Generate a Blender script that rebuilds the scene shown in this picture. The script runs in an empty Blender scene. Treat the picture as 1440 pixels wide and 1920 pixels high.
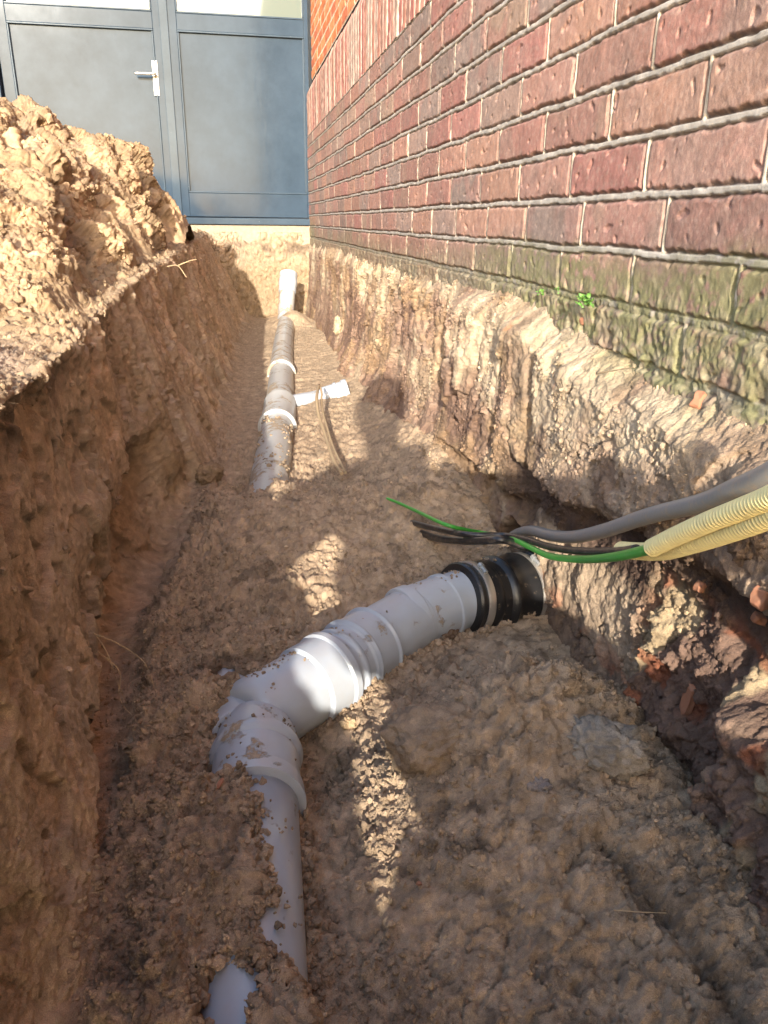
import bpy, math, random
import numpy as np
from math import radians, sin, cos, pi
from mathutils import Matrix, Vector
rng = np.random.default_rng(7)
random.seed(7)
S = bpy.context.scene
C = S.collection

# ------------------------------------------------------------------ camera
FPX = 1440.0                                   # focal length in pixels of the 1440x1920 photograph
yaw, pitch, roll = radians(10.7), radians(20.7), radians(0.7)
cf = np.array([sin(yaw)*cos(pitch), cos(yaw)*cos(pitch), -sin(pitch)])
cr0 = np.array([cos(yaw), -sin(yaw), 0.0]); cu0 = np.cross(cr0, cf)
cr = cr0*cos(roll)+cu0*sin(roll); cu = -cr0*sin(roll)+cu0*cos(roll)
cam_d = bpy.data.cameras.new('camera'); cam = bpy.data.objects.new('camera', cam_d); C.objects.link(cam)
cam.matrix_world = Matrix(((cr[0], cu[0], -cf[0], 0), (cr[1], cu[1], -cf[1], 0), (cr[2], cu[2], -cf[2], 0), (0, 0, 0, 1)))
cam_d.sensor_fit = 'VERTICAL'; cam_d.sensor_height = 36; cam_d.sensor_width = 27
cam_d.lens = 36*FPX/1920; cam_d.clip_start = 0.01; cam_d.clip_end = 500
S.camera = cam

# ------------------------------------------------------------------ light
SD = np.array([.75, 3.4, -1.0]); SD /= np.linalg.norm(SD)      # direction the sunlight travels
w = bpy.data.worlds.new('World'); S.world = w; w.use_nodes = True
nt = w.node_tree; bg = nt.nodes['Background']
sky = nt.nodes.new('ShaderNodeTexSky'); sky.sky_type = 'NISHITA'; sky.sun_disc = False
sky.sun_elevation = math.asin(-SD[2]); sky.sun_rotation = math.atan2(-SD[0], -SD[1])
sky.air_density = 1.0; sky.dust_density = 2.0; sky.ozone_density = 1.0
nt.links.new(sky.outputs[0], bg.inputs[0]); bg.inputs[1].default_value = 0.15
sl = bpy.data.lights.new('sun', 'SUN'); sl.energy = 2.45; sl.angle = radians(0.55); sl.color = (1, .92, .80)
so = bpy.data.objects.new('sun', sl); C.objects.link(so)
so.rotation_euler = Vector(SD).to_track_quat('-Z', 'Y').to_euler(); so.location = (-3, -8, 6)
S.view_settings.view_transform = 'Standard'; S.view_settings.look = 'None'
S.view_settings.exposure = 2.16; S.view_settings.gamma = 1

# ------------------------------------------------------------------ helpers
def ray(x, y):
    d = cf*FPX+cr*(x-720)-cu*(y-960); return d/np.linalg.norm(d)
def at(x, y, **k):                               # a point of the place seen at photo pixel x, y and lying on plane X=, Y= or Z=
    d = ray(x, y); (a, v), = k.items(); i = 'XYZ'.index(a); return d*v/d[i]

def tag(o, label=None, cat=None, group=None, kind=None):
    if label: o['label'] = label
    if cat: o['category'] = cat
    if group: o['group'] = group
    if kind: o['kind'] = kind
    return o
def thing(name, label, cat, loc=(0, 0, 0), group=None):
    o = bpy.data.objects.new(name, None); C.objects.link(o); o.location = loc; o.empty_display_size = .05
    return tag(o, label, cat, group)
def link(name, me, mat, parent=None):
    o = bpy.data.objects.new(name, me); C.objects.link(o)
    if mat: me.materials.append(mat)
    if parent is not None:
        o.parent = parent; o.matrix_parent_inverse = Matrix.Translation(-Vector(parent_loc(parent)))
    return o
def parent_loc(p):
    v = Vector(p.location)
    return v
def mesh(name, V, F, smooth=True, col=None):
    V = np.asarray(V, np.float32).reshape(-1, 3)
    me = bpy.data.meshes.new(name)
    if isinstance(F, np.ndarray):
        n, k = F.shape
        me.vertices.add(len(V)); me.vertices.foreach_set('co', V.ravel())
        me.loops.add(n*k); me.loops.foreach_set('vertex_index', F.astype(np.int32).ravel())
        me.polygons.add(n); me.polygons.foreach_set('loop_start', np.arange(0, n*k, k, dtype=np.int32))
        me.polygons.foreach_set('loop_total', np.full(n, k, np.int32))
        me.update(calc_edges=True)
    else:
        me.from_pydata([tuple(map(float, v)) for v in V], [], [tuple(f) for f in F]); me.update()
    me.polygons.foreach_set('use_smooth', np.full(len(me.polygons), smooth))
    if col is not None:
        a = me.color_attributes.new('Col', 'FLOAT_COLOR', 'POINT')
        c = np.ones((len(V), 4), np.float32); c[:, :3] = col.reshape(-1, 3); a.data.foreach_set('color', c.ravel())
    return me
def grid_faces(ny, nx, flip=False):
    i = np.arange(ny-1)[:, None]*nx+np.arange(nx-1)[None, :]
    f = np.stack([i, i+1, i+nx+1, i+nx], -1).reshape(-1, 4)
    return f[:, ::-1] if flip else f
def grid_normals(P):
    du = np.gradient(P, axis=1); dv = np.gradient(P, axis=0)
    n = np.cross(du, dv); return n/(np.linalg.norm(n, axis=-1, keepdims=True)+1e-12)

_perm = rng.permutation(256); _perm = np.concatenate([_perm]*3)
_g = rng.normal(size=(256, 3)); _g /= np.linalg.norm(_g, axis=1, keepdims=True)
def perlin(x, y, z):
    x, y, z = np.broadcast_arrays(x, y, z)
    xi = np.floor(x).astype(int); yi = np.floor(y).astype(int); zi = np.floor(z).astype(int)
    xf, yf, zf = x-xi, y-yi, z-zi
    u, v, w_ = [t*t*t*(t*(t*6-15)+10) for t in (xf, yf, zf)]
    def g(a, b, c):
        h = _perm[(_perm[(_perm[(xi+a) & 255]+yi+b) & 255]+zi+c) & 255]
        G = _g[h]; return G[..., 0]*(xf-a)+G[..., 1]*(yf-b)+G[..., 2]*(zf-c)
    L = lambda a, b, t: a+(b-a)*t
    r = L(L(L(g(0, 0, 0), g(1, 0, 0), u), L(g(0, 1, 0), g(1, 1, 0), u), v),
          L(L(g(0, 0, 1), g(1, 0, 1), u), L(g(0, 1, 1), g(1, 1, 1), u), v), w_)
    return r*1.6
def nz(P, f, off=0.0, s=(1, 1, 1)):
    return perlin(P[..., 0]*f*s[0]+off, P[..., 1]*f*s[1]+off*1.7, P[..., 2]*f*s[2]-off*.6)
def fbm(P, f, o=4, off=0.0, s=(1, 1, 1), gain=.5):
    r = 0; a = 1
    for k in range(o): r = r+a*nz(P, f*2**k, off+11.3*k, s); a *= gain
    return r
def billow(P, f, o=3, off=0.0, gain=.5, s=(1, 1, 1)):
    r = 0; a = 1
    for k in range(o): r = r+a*(np.abs(nz(P, f*2**k, off+7.1*k, s))*2-.5); a *= gain
    return r
def sst(a, b, x):
    t = np.clip((x-a)/(b-a), 0, 1); return t*t*(3-2*t)
def mixc(a, b, t): return a+(np.asarray(b)-a)*t[..., None]
def ga(x, y, cx, cy, sx, sy): return np.exp(-((x-cx)/sx)**2-((y-cy)/sy)**2)

def sweep(path, rad, seg=40, name='tube', caps=True, flat=False, wob=0.0):
    P = np.array(path, float); n = len(P); rad = np.broadcast_to(np.asarray(rad, float), (n,))
    T = np.gradient(P, axis=0); T /= np.linalg.norm(T, axis=1, keepdims=True)
    up = np.array([0, 0, 1.]) if abs(T[0][2]) < .9 else np.array([0, 1., 0])
    N = np.cross(T[0], up); N /= np.linalg.norm(N); Ns = []
    for i in range(n):
        N = N-T[i]*(N@T[i]); N /= np.linalg.norm(N); Ns.append(N)
    Ns = np.array(Ns); B = np.cross(T, Ns)
    a = np.linspace(0, 2*pi, seg, endpoint=False)
    V = P[:, None]+(Ns[:, None]*np.cos(a)[None, :, None]+B[:, None]*np.sin(a)[None, :, None])*rad[:, None, None]
    if wob: V = V*1.0+wob*nz(V, 60)[..., None]*(V-P[:, None])/np.maximum(rad[:, None, None], 1e-6)
    i = np.arange(n-1)[:, None]*seg; j = np.arange(seg)[None, :]; j2 = (j+1) % seg
    F = np.stack([i+j, i+j2, i+seg+j2, i+seg+j], -1).reshape(-1, 4).tolist()
    V = V.reshape(-1, 3)
    if caps:
        F.append(list(range(seg))[::-1]); F.append([(n-1)*seg+k for k in range(seg)])
    me = mesh(name, V, F, smooth=not flat)
    if caps:
        for p in me.polygons[-2:]: p.use_smooth = False
    return me
def spline(pts, n=40):
    P = np.array(pts, float); m = len(P)
    if m == 2: return P[0]+(P[1]-P[0])*np.linspace(0, 1, n)[:, None]
    E = np.vstack([2*P[0]-P[1], P, 2*P[-1]-P[-2]]); out = []
    for t in np.linspace(0, m-1-1e-6, n):
        i = int(t); f = t-i; a, b, c, d = E[i:i+4]
        out.append(.5*((2*b)+(-a+c)*f+(2*a-5*b+4*c-d)*f*f+(-a+3*b-3*c+d)*f**3))
    return np.array(out)
def resample(P, n):
    d = np.concatenate([[0], np.cumsum(np.linalg.norm(np.diff(P, axis=0), axis=1))])
    s = np.linspace(0, d[-1], n) if np.isscalar(n) else np.asarray(n)
    return np.stack([np.interp(s, d, P[:, k]) for k in range(3)], -1), d[-1]
def profile_sweep(a, b, prof, seg=56, name='fitting', caps=True):
    """straight axis a->b, prof = [(distance along, radius)]"""
    a = np.array(a, float); b = np.array(b, float); t = (b-a)/np.linalg.norm(b-a)
    path = [a+t*s for s, r in prof]
    P = np.array(path); P += t*np.arange(len(P))[:, None]*1e-6
    n = len(P); up = np.array([0, 0, 1.]); N = np.cross(t, up); N /= np.linalg.norm(N); B = np.cross(t, N)
    ang = np.linspace(0, 2*pi, seg, endpoint=False); R = np.array([r for s, r in prof])
    V = P[:, None]+(N*np.cos(ang)[:, None]+B*np.sin(ang)[:, None])[None]*R[:, None, None]
    i = np.arange(n-1)[:, None]*seg; j = np.arange(seg)[None, :]; j2 = (j+1) % seg
    F = np.stack([i+j, i+j2, i+seg+j2, i+seg+j], -1).reshape(-1, 4).tolist()
    if caps: F.append(list(range(seg))[::-1]); F.append([(n-1)*seg+k for k in range(seg)])
    me = mesh(name, V.reshape(-1, 3), F, smooth=True)
    try: me.set_sharp_from_angle(angle=radians(35))
    except Exception: pass
    return me
class MB:
    def __init__(s): s.V = []; s.F = []
    def box(s, x0, x1, y0, y1, z0, z1, b=0.0):
        k = len(s.V)
        if b <= 0:
            s.V += [(x, y, z) for x in (x0, x1) for y in (y0, y1) for z in (z0, z1)]
            s.F += [[k+i for i in f] for f in ((0, 1, 3, 2), (4, 6, 7, 5), (0, 4, 5, 1), (2, 3, 7, 6), (0, 2, 6, 4), (1, 5, 7, 3))]
        else:
            import bmesh
            bm = bmesh.new(); r = bmesh.ops.create_cube(bm, size=1)
            for v in bm.verts: v.co = Vector(((x0+x1)/2+v.co.x*(x1-x0), (y0+y1)/2+v.co.y*(y1-y0), (z0+z1)/2+v.co.z*(z1-z0)))
            bmesh.ops.bevel(bm, geom=bm.edges[:], offset=b, segments=2, profile=.6, affect='EDGES')
            bm.verts.index_update()
            s.V += [tuple(v.co) for v in bm.verts]; s.F += [[k+v.index for v in f.verts] for f in bm.faces]; bm.free()
        return s
    def add(s, V, F):
        k = len(s.V); s.V += [tuple(v) for v in V]; s.F += [[k+i for i in f] for f in F]; return s
    def build(s, name, mat, parent=None, smooth=False): return link(name, mesh(name, s.V, s.F, smooth), mat, parent)

# ------------------------------------------------------------------ materials
def mat(name, col=(.5, .5, .5), rough=.6, metal=0.0, spec=.5, coat=0.0):
    m = bpy.data.materials.new(name); m.use_nodes = True; b = m.node_tree.nodes['Principled BSDF']
    b.inputs['Base Color'].default_value = (*col, 1); b.inputs['Roughness'].default_value = rough
    b.inputs['Metallic'].default_value = metal; b.inputs['Specular IOR Level'].default_value = spec
    b.inputs['Coat Weight'].default_value = coat
    return m
def hit(x, y, P, tol=.0035, off=0.0):              # nearest point of a built surface seen at a photo pixel
    Pr = P.reshape(-1, 3); n = np.linalg.norm(Pr, axis=1); d = Pr@ray(x, y)/n; a = np.sqrt(np.maximum(0, 1-d*d)); a[d < 0] = 9
    ok = np.where(a < tol)[0]
    if len(ok) == 0: return Pr[np.argmin(a)]
    i = ok[np.argmin(n[ok])]; return ray(x, y)*(n[i]-off)
def N(m, t, **k):
    n = m.node_tree.nodes.new(t)
    for a, v in k.items():
        if a.startswith('i_'): n.inputs[a[2:].replace('_', ' ')].default_value = v
        else: setattr(n, a, v)
    return n
def L(m, a, b): m.node_tree.links.new(a, b)
def noise(m, scale, detail=6, rough=.6, stretch=None, dist=0.0):
    tc = N(m, 'ShaderNodeTexCoord'); n = N(m, 'ShaderNodeTexNoise'); n.inputs['Scale'].default_value = scale
    n.inputs['Detail'].default_value = detail; n.inputs['Roughness'].default_value = rough; n.inputs['Distortion'].default_value = dist
    src = tc.outputs['Object']
    if stretch:
        mp = N(m, 'ShaderNodeMapping'); mp.inputs['Scale'].default_value = stretch; L(m, src, mp.inputs[0]); src = mp.outputs[0]
    L(m, src, n.inputs['Vector']); return n.outputs['Fac']
def ramp(m, fac, stops):
    r = N(m, 'ShaderNodeValToRGB'); L(m, fac, r.inputs[0]); e = r.color_ramp.elements
    while len(e) < len(stops): e.new(.5)
    for x, (p, c) in zip(e, stops):
        x.position = p; x.color = (*c, 1) if len(c) == 3 else c
    return r.outputs[0]
def mixn(m, a, b, fac, mode='MIX'):
    n = N(m, 'ShaderNodeMix', data_type='RGBA', blend_type=mode)
    if hasattr(fac, 'is_linked') or hasattr(fac, 'links'): L(m, fac, n.inputs[0])
    else: n.inputs[0].default_value = fac
    for s, v in ((n.inputs[6], a), (n.inputs[7], b)):
        if isinstance(v, tuple): s.default_value = (*v, 1)
        else: L(m, v, s)
    return n.outputs[2]
def bump(m, fac, strength, dist, prev=None):
    b = N(m, 'ShaderNodeBump'); b.inputs['Strength'].default_value = strength; b.inputs['Distance'].default_value = dist
    L(m, fac, b.inputs['Height'])
    if prev: L(m, prev, b.inputs['Normal'])
    return b.outputs[0]
def bsdf(m): return m.node_tree.nodes['Principled BSDF']

def earth_mat(name, bscale=350, bstr=.8, bdist=.004, rough=.95, spec=.15, var=.35, grain=900):
    m = mat(name, rough=rough, spec=spec); b = bsdf(m)
    a = N(m, 'ShaderNodeVertexColor', layer_name='Col')
    n1 = noise(m, bscale, 5, .7); n2 = noise(m, grain, 2, .6); n3 = noise(m, 40, 5, .65)
    c = mixn(m, a.outputs[0], ramp(m, n2, [(.30, (.35, .33, .32)), (.5, (1, 1, 1)), (.72, (1.75, 1.7, 1.6))]), var, 'MULTIPLY')
    c = mixn(m, c, ramp(m, n3, [(.3, (.72, .71, .70)), (.7, (1.25, 1.24, 1.23))]), .8, 'MULTIPLY')
    L(m, c, b.inputs['Base Color'])
    L(m, bump(m, n2, bstr*.6, .0015, bump(m, n1, bstr, bdist)), b.inputs['Normal'])
    return m
M = {}
M['earth'] = earth_mat('sandy_earth')
M['crust'] = earth_mat('foundation_crust', 260, .9, .005, .9, .25)
M['brick'] = earth_mat('brickwork', 300, .5, .0022, .95, .12, .30, 1000)
# grey plastic pipe with smears of sand
def pipe_mat(name, dirt, col=(.37, .415, .47), lo=.5):
    m = mat(name, col, .3, spec=.5); b = bsdf(m)
    n = noise(m, 22, 8, .72); n2 = noise(m, 160, 4, .7); n3 = noise(m, 5, 3, .5)
    add = N(m, 'ShaderNodeMath', operation='ADD'); L(m, n, add.inputs[0])
    s2 = N(m, 'ShaderNodeMath', operation='MULTIPLY'); L(m, n3, s2.inputs[0]); s2.inputs[1].default_value = .6; L(m, s2.outputs[0], add.inputs[1])
    fac = ramp(m, add.outputs[0], [(lo+.30-dirt, (0, 0, 0)), (lo+.36-dirt, (1, 1, 1))])
    film = ramp(m, n, [(.3, (0, 0, 0)), (.8, (.35, .35, .35))])
    sc = mixn(m, (.26, .20, .14), (.40, .32, .225), n2)
    c = mixn(m, col, (.36, .30, .23), film); c = mixn(m, c, sc, fac); L(m, c, b.inputs['Base Color'])
    r = N(m, 'ShaderNodeMapRange'); L(m, fac, r.inputs[0]); r.inputs[3].default_value = .3; r.inputs[4].default_value = .95
    L(m, r.outputs[0], b.inputs['Roughness'])
    h = N(m, 'ShaderNodeMath', operation='MULTIPLY'); L(m, fac, h.inputs[0]); L(m, n2, h.inputs[1])
    L(m, bump(m, h.outputs[0], .8, .003), b.inputs['Normal']); return m
M['pipe'] = pipe_mat('grey_plastic', -.13)
M['pipe_dirty'] = pipe_mat('grey_plastic_sandy', -.03, (.40, .41, .405))
M['rubber'] = mat('black_rubber', (.012, .012, .013), .32, spec=.5)
m = M['rubber']; f = ramp(m, noise(m, 60, 6, .7), [(.60, (.012, .012, .013)), (.68, (.20, .15, .10))]); L(m, f, bsdf(m).inputs['Base Color'])
L(m, bump(m, noise(m, 60, 6, .7), .3, .002), bsdf(m).inputs['Normal'])
M['steel'] = mat('stainless_steel', (.70, .67, .62), .36, .85)
M['steel_worn'] = mat('worn_steel', (.32, .33, .33), .5, .5)
def paint_mat(name, col, rough=.35, chip=(.55, .53, .48), lo=.66):
    m = mat(name, col, rough, spec=.10); n = noise(m, 3, 8, .7); k = noise(m, 55, 7, .75)
    c = mixn(m, ramp(m, n, [(.3, tuple(x*.82 for x in col)), (.7, tuple(x*1.22 for x in col))]), chip, ramp(m, k, [(lo, (0, 0, 0)), (lo+.03, (1, 1, 1))]))
    L(m, c, bsdf(m).inputs['Base Color']); L(m, bump(m, noise(m, 30, 5, .6, (1, 1, .2)), .12, .002), bsdf(m).inputs['Normal'])
    L(m, ramp(m, n, [(.3, (rough*.8,)*3), (.7, (rough*1.3,)*3)]), bsdf(m).inputs['Roughness']); return m
DOORC = (.032, .050, .074)
M['door'] = paint_mat('door_paint', DOORC, .11, lo=.72)
M['door_frame'] = paint_mat('frame_paint', (.042, .062, .086), .13, lo=.68)
M['glass'] = mat('window_glass', (.10, .13, .12), .04, spec=.9)
M['room'] = mat('room', (.2, .2, .19), .8)
def cable_mat(name, col, dirt=.5, rough=.4):
    m = mat(name, col, rough); c = mixn(m, col, (.30, .22, .15), ramp(m, noise(m, 70, 6, .7), [(.5, (0, 0, 0)), (.75, (dirt,)*3)]))
    L(m, c, bsdf(m).inputs['Base Color']); L(m, bump(m, noise(m, 200, 4, .6), .3, .001), bsdf(m).inputs['Normal']); return m
M['cable_grey'] = cable_mat('grey_cable', (.20, .19, .18), .8, .38)
M['cable_black'] = cable_mat('black_cable', (.018, .018, .02), .35, .3)
M['cable_green'] = cable_mat('green_wire', (.05, .30, .04), .15, .35)
M['conduit'] = cable_mat('cream_conduit', (.64, .54, .25), .35, .45)
M['root'] = cable_mat('root', (.36, .26, .15), .3, .85)
M['leaf'] = mat('weed_leaf', (.09, .20, .035), .6)
bsdf(M['leaf']).inputs['Subsurface Weight'].default_value = .15
M['orange'] = cable_mat('orange_chip', (.30, .13, .07), .4, .8)
M['concrete'] = earth_mat('concrete_sill', 200, .6, .003, .9, .2)
M['cloth_dark'] = mat('navy_cloth', (.03, .04, .07), .9)
M['cloth_jean'] = mat('denim', (.06, .08, .14), .9)
M['skin'] = mat('skin', (.55, .34, .25), .55)
M['hair'] = mat('hair', (.06, .04, .02), .8)
M['boot'] = mat('boot', (.08, .05, .03), .7)
M['phone'] = mat('phone_black', (.02, .02, .02), .2)
# ------------------------------------------------------------------ GROUND: bank, cut trench side, trench floor, end face
# cross-section knots: far bank, bank, near rim, rim, upper side, lower side, toe, floor, floor, floor, beyond wall
ST = {
 -4.0: [(-7, -.2), (-1.2, -.20), (-.36, -.195), (-.27, -.205), (-.27, -.40), (-.25, -.58), (-.21, -.71), (-.08, -.74), (.15, -.74), (.45, -.74), (.85, -.74)],
 .5:  [(-7, -.2), (-1.2, -.20), (-.36, -.195), (-.268, -.205), (-.272, -.40), (-.25, -.58), (-.205, -.71), (-.08, -.74), (.15, -.74), (.45, -.73), (.85, -.73)],
 1.0: [(-7, -.2), (-1.2, -.18), (-.36, -.190), (-.268, -.200), (-.262, -.40), (-.24, -.58), (-.21, -.72), (-.08, -.73), (.15, -.74), (.45, -.745), (.85, -.745)],
 1.27: [(-7, -.2), (-1.2, -.18), (-.365, -.187), (-.270, -.197), (-.260, -.40), (-.245, -.575), (-.213, -.71), (-.08, -.715), (.15, -.72), (.40, -.745), (.85, -.76)],
 1.42:[(-7, -.2), (-1.2, -.18), (-.37, -.185), (-.272, -.195), (-.258, -.40), (-.25, -.57), (-.205, -.70), (-.08, -.70), (.15, -.69), (.45, -.70), (.85, -.73)],
 1.7: [(-7, -.2), (-1.2, -.17), (-.39, -.175), (-.285, -.185), (-.262, -.38), (-.235, -.56), (-.15, -.69), (-.06, -.69), (.15, -.68), (.45, -.66), (.85, -.6)],
 2.2: [(-7, -.2), (-1.2, -.16), (-.40, -.160), (-.292, -.172), (-.235, -.35), (-.175, -.53), (-.112, -.70), (-.04, -.725), (.15, -.715), (.40, -.68), (.85, -.5)],
 3.0: [(-7, -.2), (-1.2, -.14), (-.39, -.145), (-.275, -.155), (-.215, -.33), (-.155, -.52), (-.095, -.70), (-.02, -.735), (.2, -.71), (.45, -.68), (.85, -.5)],
 4.0: [(-7, -.2), (-1.2, -.12), (-.35, -.125), (-.240, -.135), (-.185, -.32), (-.125, -.52), (-.055, -.70), (.02, -.735), (.25, -.705), (.48, -.69), (.85, -.55)],
 5.0: [(-7, -.2), (-1.2, -.10), (-.32, -.105), (-.212, -.115), (-.160, -.30), (-.090, -.50), (-.015, -.70), (.07, -.735), (.30, -.70), (.52, -.69), (.85, -.6)],
 6.1: [(-7, -.2), (-1.2, -.08), (-.29, -.090), (-.190, -.100), (-.110, -.29), (-.020, -.48), (.065, -.69), (.14, -.73), (.35, -.70), (.55, -.70), (.85, -.7)],
 6.6: [(-7, -.2), (-1.2, -.08), (-.29, -.085), (-.190, -.095), (-.090, -.29), (.000, -.48), (.080, -.69), (.15, -.73), (.35, -.70), (.55, -.70), (.85, -.7)],
}
SEG = [30, 60, 50, 60, 70, 60, 44, 74, 88, 60]           # columns between knots
yk = np.array(sorted(ST)); KN = np.array([ST[y] for y in yk])      # ny,11,2
def rows():
    ys = list(np.linspace(-4, .3, 60, endpoint=False)); y = .3
    while y < 6.3: ys.append(y); y += max(.0026, .0030*y)
    return np.array(ys)
YR = rows()
Yrow = np.concatenate([YR, np.full(90, 6.3)+np.linspace(.004, .13, 90)])
rise = np.concatenate([np.zeros(len(YR)), np.linspace(0, 1, 90)])
Yrow = np.concatenate([Yrow, [6.48, 6.7, 7.0]]); rise = np.concatenate([rise, [1, 1, 1]])
def smooth_interp(y):                                     # knots at row y (pchip-like smooth)
    out = np.empty((len(y), KN.shape[1], 2))
    yc = np.clip(y, yk[0], yk[-1]); i = np.clip(np.searchsorted(yk, yc)-1, 0, len(yk)-2)
    t = (yc-yk[i])/(yk[i+1]-yk[i]); t = (t*t*(3-2*t))*.5+t*.5
    return KN[i]*(1-t)[:, None, None]+KN[i+1]*t[:, None, None]
K = smooth_interp(Yrow)
cols = []
for s, n in enumerate(SEG):
    t = np.linspace(0, 1, n, endpoint=False)
    if s == 0: t = t**.35
    a, b = K[:, s], K[:, s+1]
    cols.append(a[:, None]+(b-a)[:, None]*t[None, :, None])
cols.append(K[:, -1:])
XZ = np.concatenate(cols, 1)
ks = np.ones(7)/7                                         # round the corners of the cross-section a little
def sm(A, k):
    k = k//2*2+1; pad = np.pad(A, ((0, 0), (k//2, k//2)), mode='edge'); c = np.cumsum(np.pad(pad, ((0, 0), (1, 0))), 1)
    return (c[:, k:]-c[:, :-k])/k
rim_i = sum(SEG[:3]); toe_i = sum(SEG[:6])
X = XZ[..., 0]; Z = XZ[..., 1]
Xs = sm(X, 9); Zs = sm(Z, 9); Xw = sm(sm(X, 31), 31); Zw = sm(sm(Z, 31), 31)
ci = np.arange(X.shape[1]); wt = sst(rim_i+25, rim_i+70, ci)*1.0; wt[:SEG[0]] = 0
X = Xs*(1-wt)+Xw*wt; Z = Zs*(1-wt)+Zw*wt
Y = np.repeat(Yrow[:, None], X.shape[1], 1)
# side mask: 1 on the cut side, floor mask, bank mask
side = sst(rim_i-2, rim_i+10, ci)*(1-sst(toe_i-12, toe_i+14, ci)); floor = sst(toe_i-16, toe_i+12, ci); bank = 1-sst(rim_i-14, rim_i+4, ci)
side, floor, bank = [np.repeat(a[None], X.shape[0], 0) for a in (side, floor, bank)]
far = sst(2.2, 3.6, Y)

def floor_add(x, y):
    """mounds and hollows of the trench floor (metres)"""
    z = 0*x
    z += .050*ga(x, y, .06, 1.72, .24, .28)*(1-.2*sst(.2, .5, x))              # soil pile between the two exposed lengths
    z += .020*ga(x, y, -.02, 1.22, .10, .10)
    z += .098*ga(x, y, .45, .92, .14, .13)                 # mound in front of the coupling
    z += .082*ga(x, y, .33, .86, .12, .12)
    z += .060*ga(x, y, .30, .72, .16, .16)
    z += .050*ga(x, y, .52, .62, .14, .18)
    z -= .060*ga(x, y, .085, .93, .045, .10)                # hollow beside the tee
    z -= .02*ga(x, y, .08, .72, .03, .16)
    z += .060*ga(x, y, -.070, 1.04, .05, .075)+.03*ga(x, y, -.03, 1.17, .09, .06)
    z += .04*ga(x, y, -.14, 1.0, .07, .1)
    z += .05*ga(x, y, .42, 1.75, .12, .22)+.05*ga(x, y, .5, 2.1, .09, .35)       # soil slumped at the foot of the foundation
    z += .03*ga(x, y, .09, 1.93, .05, .07)
    z -= .055*ga(x, y, -.050, 1.105, .016, .022)
    z += .10*ga(x, y, .39, 5.66, .12, .15)
    return z
cvp = np.array([at(x, y, Z=-.672) for x, y in ((480, 1400), (497, 1480), (503, 1540), (516, 1610), (508, 1690), (520, 1740), (546, 1790), (575, 1840), (600, 1900), (620, 2000))])
cvo = np.argsort(cvp[:, 1])
def cover(X, Y, Z):
    """soil lying over the left flank of the near pipe"""
    q = np.stack([X, Y, Z*0], -1); xb = np.interp(Y, cvp[cvo, 1], cvp[cvo, 0])+.010*fbm(q, 16, 3, 5.)
    m = sst(.016, -.022, X-xb)*sst(-.22, -.10, X)*sst(.86, .82, Y+.02*nz(q, 14, 9))*sst(.35, .42, Y)
    pc = at(440, 1880, Z=-.68); rr = np.hypot((X-pc[0])/.034, (Y-pc[1])/.055)+.5*fbm(q, 16, 3, 8.)
    m = m*sst(.75, 1.05, rr)
    tgt = -.655+.012*fbm(q, 9, 3, 2.)-.03*sst(-.10, -.18, X)
    return Z*(1-m)+np.maximum(Z, tgt)*m
Z = Z+floor*floor_add(X, Y)
Z = Z*(1-floor)+cover(X, Y, Z)*floor
P = np.stack([X, Y, Z], -1)
# large undulation of the cut side
Nn = grid_normals(P)
if Nn[len(YR)//2, toe_i+60, 2] < 0: Nn = -Nn
d = np.zeros(X.shape)
q = np.stack([Y, Z*.35, X*0+.3], -1)
d += side*(.020*fbm(q, 2.2, 3, 3.0)+.010*fbm(q, 6, 3, 9.0))*(1-.3*far)
butt = np.abs(nz(q, 1.9, 21))                                  # vertical buttresses with creases between
d -= side*sst(1.7, 2.4, Y)*(.055*(1-sst(0, .16, butt)))*sst(-.16, -.30, Z)
d -= side*.095*sst(0, .06, Y+.03*nz(q, 8, 2)-(1.47+(Z+.54)*4.4))*sst(-.46, -.53, Z+.03*nz(q, 6, 7))*sst(2.15, 1.75, Y)                 # hollow undercut
d -= side*.03*ga(Y, Z, 1.22, -.66, .12, .05)
d += side*.022*ga(Y, Z, 1.30, -.47, .2, .05)
d += side*.03*ga(Y, Z, 1.98, -.55, .05, .06)                    # lump at the foot
d -= side*.03*ga(Y, Z, 2.05, -.66, .1, .05)
# streaks scraped by the bucket: slanted ridges
st = np.stack([Y*1.0+Z*.35, Z*.12, X*0], -1)
d += side*(.0045*nz(st, 26, 2)+.003*nz(st, 70, 4))*(.6+.8*sst(1.2, 2.5, Y))
P = P+Nn*d[..., None]; Nn = grid_normals(P); Nn = np.where((Nn[..., 0:1]*side[..., None]+Nn[..., 2:3]*(1-side[..., None])) < 0, -Nn, Nn)
d = np.zeros(X.shape); q = np.stack([P[..., 1], P[..., 2]*.35, X*0+.3], -1); Zp = P[..., 2]
# patch where crust fell off (angular steps)
stepn = fbm(P, 7, 3, 40.); d -= side*.012*sst(.12, .17, stepn)+side*.008*sst(.30, .34, fbm(P, 12, 3, 77.))
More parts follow.
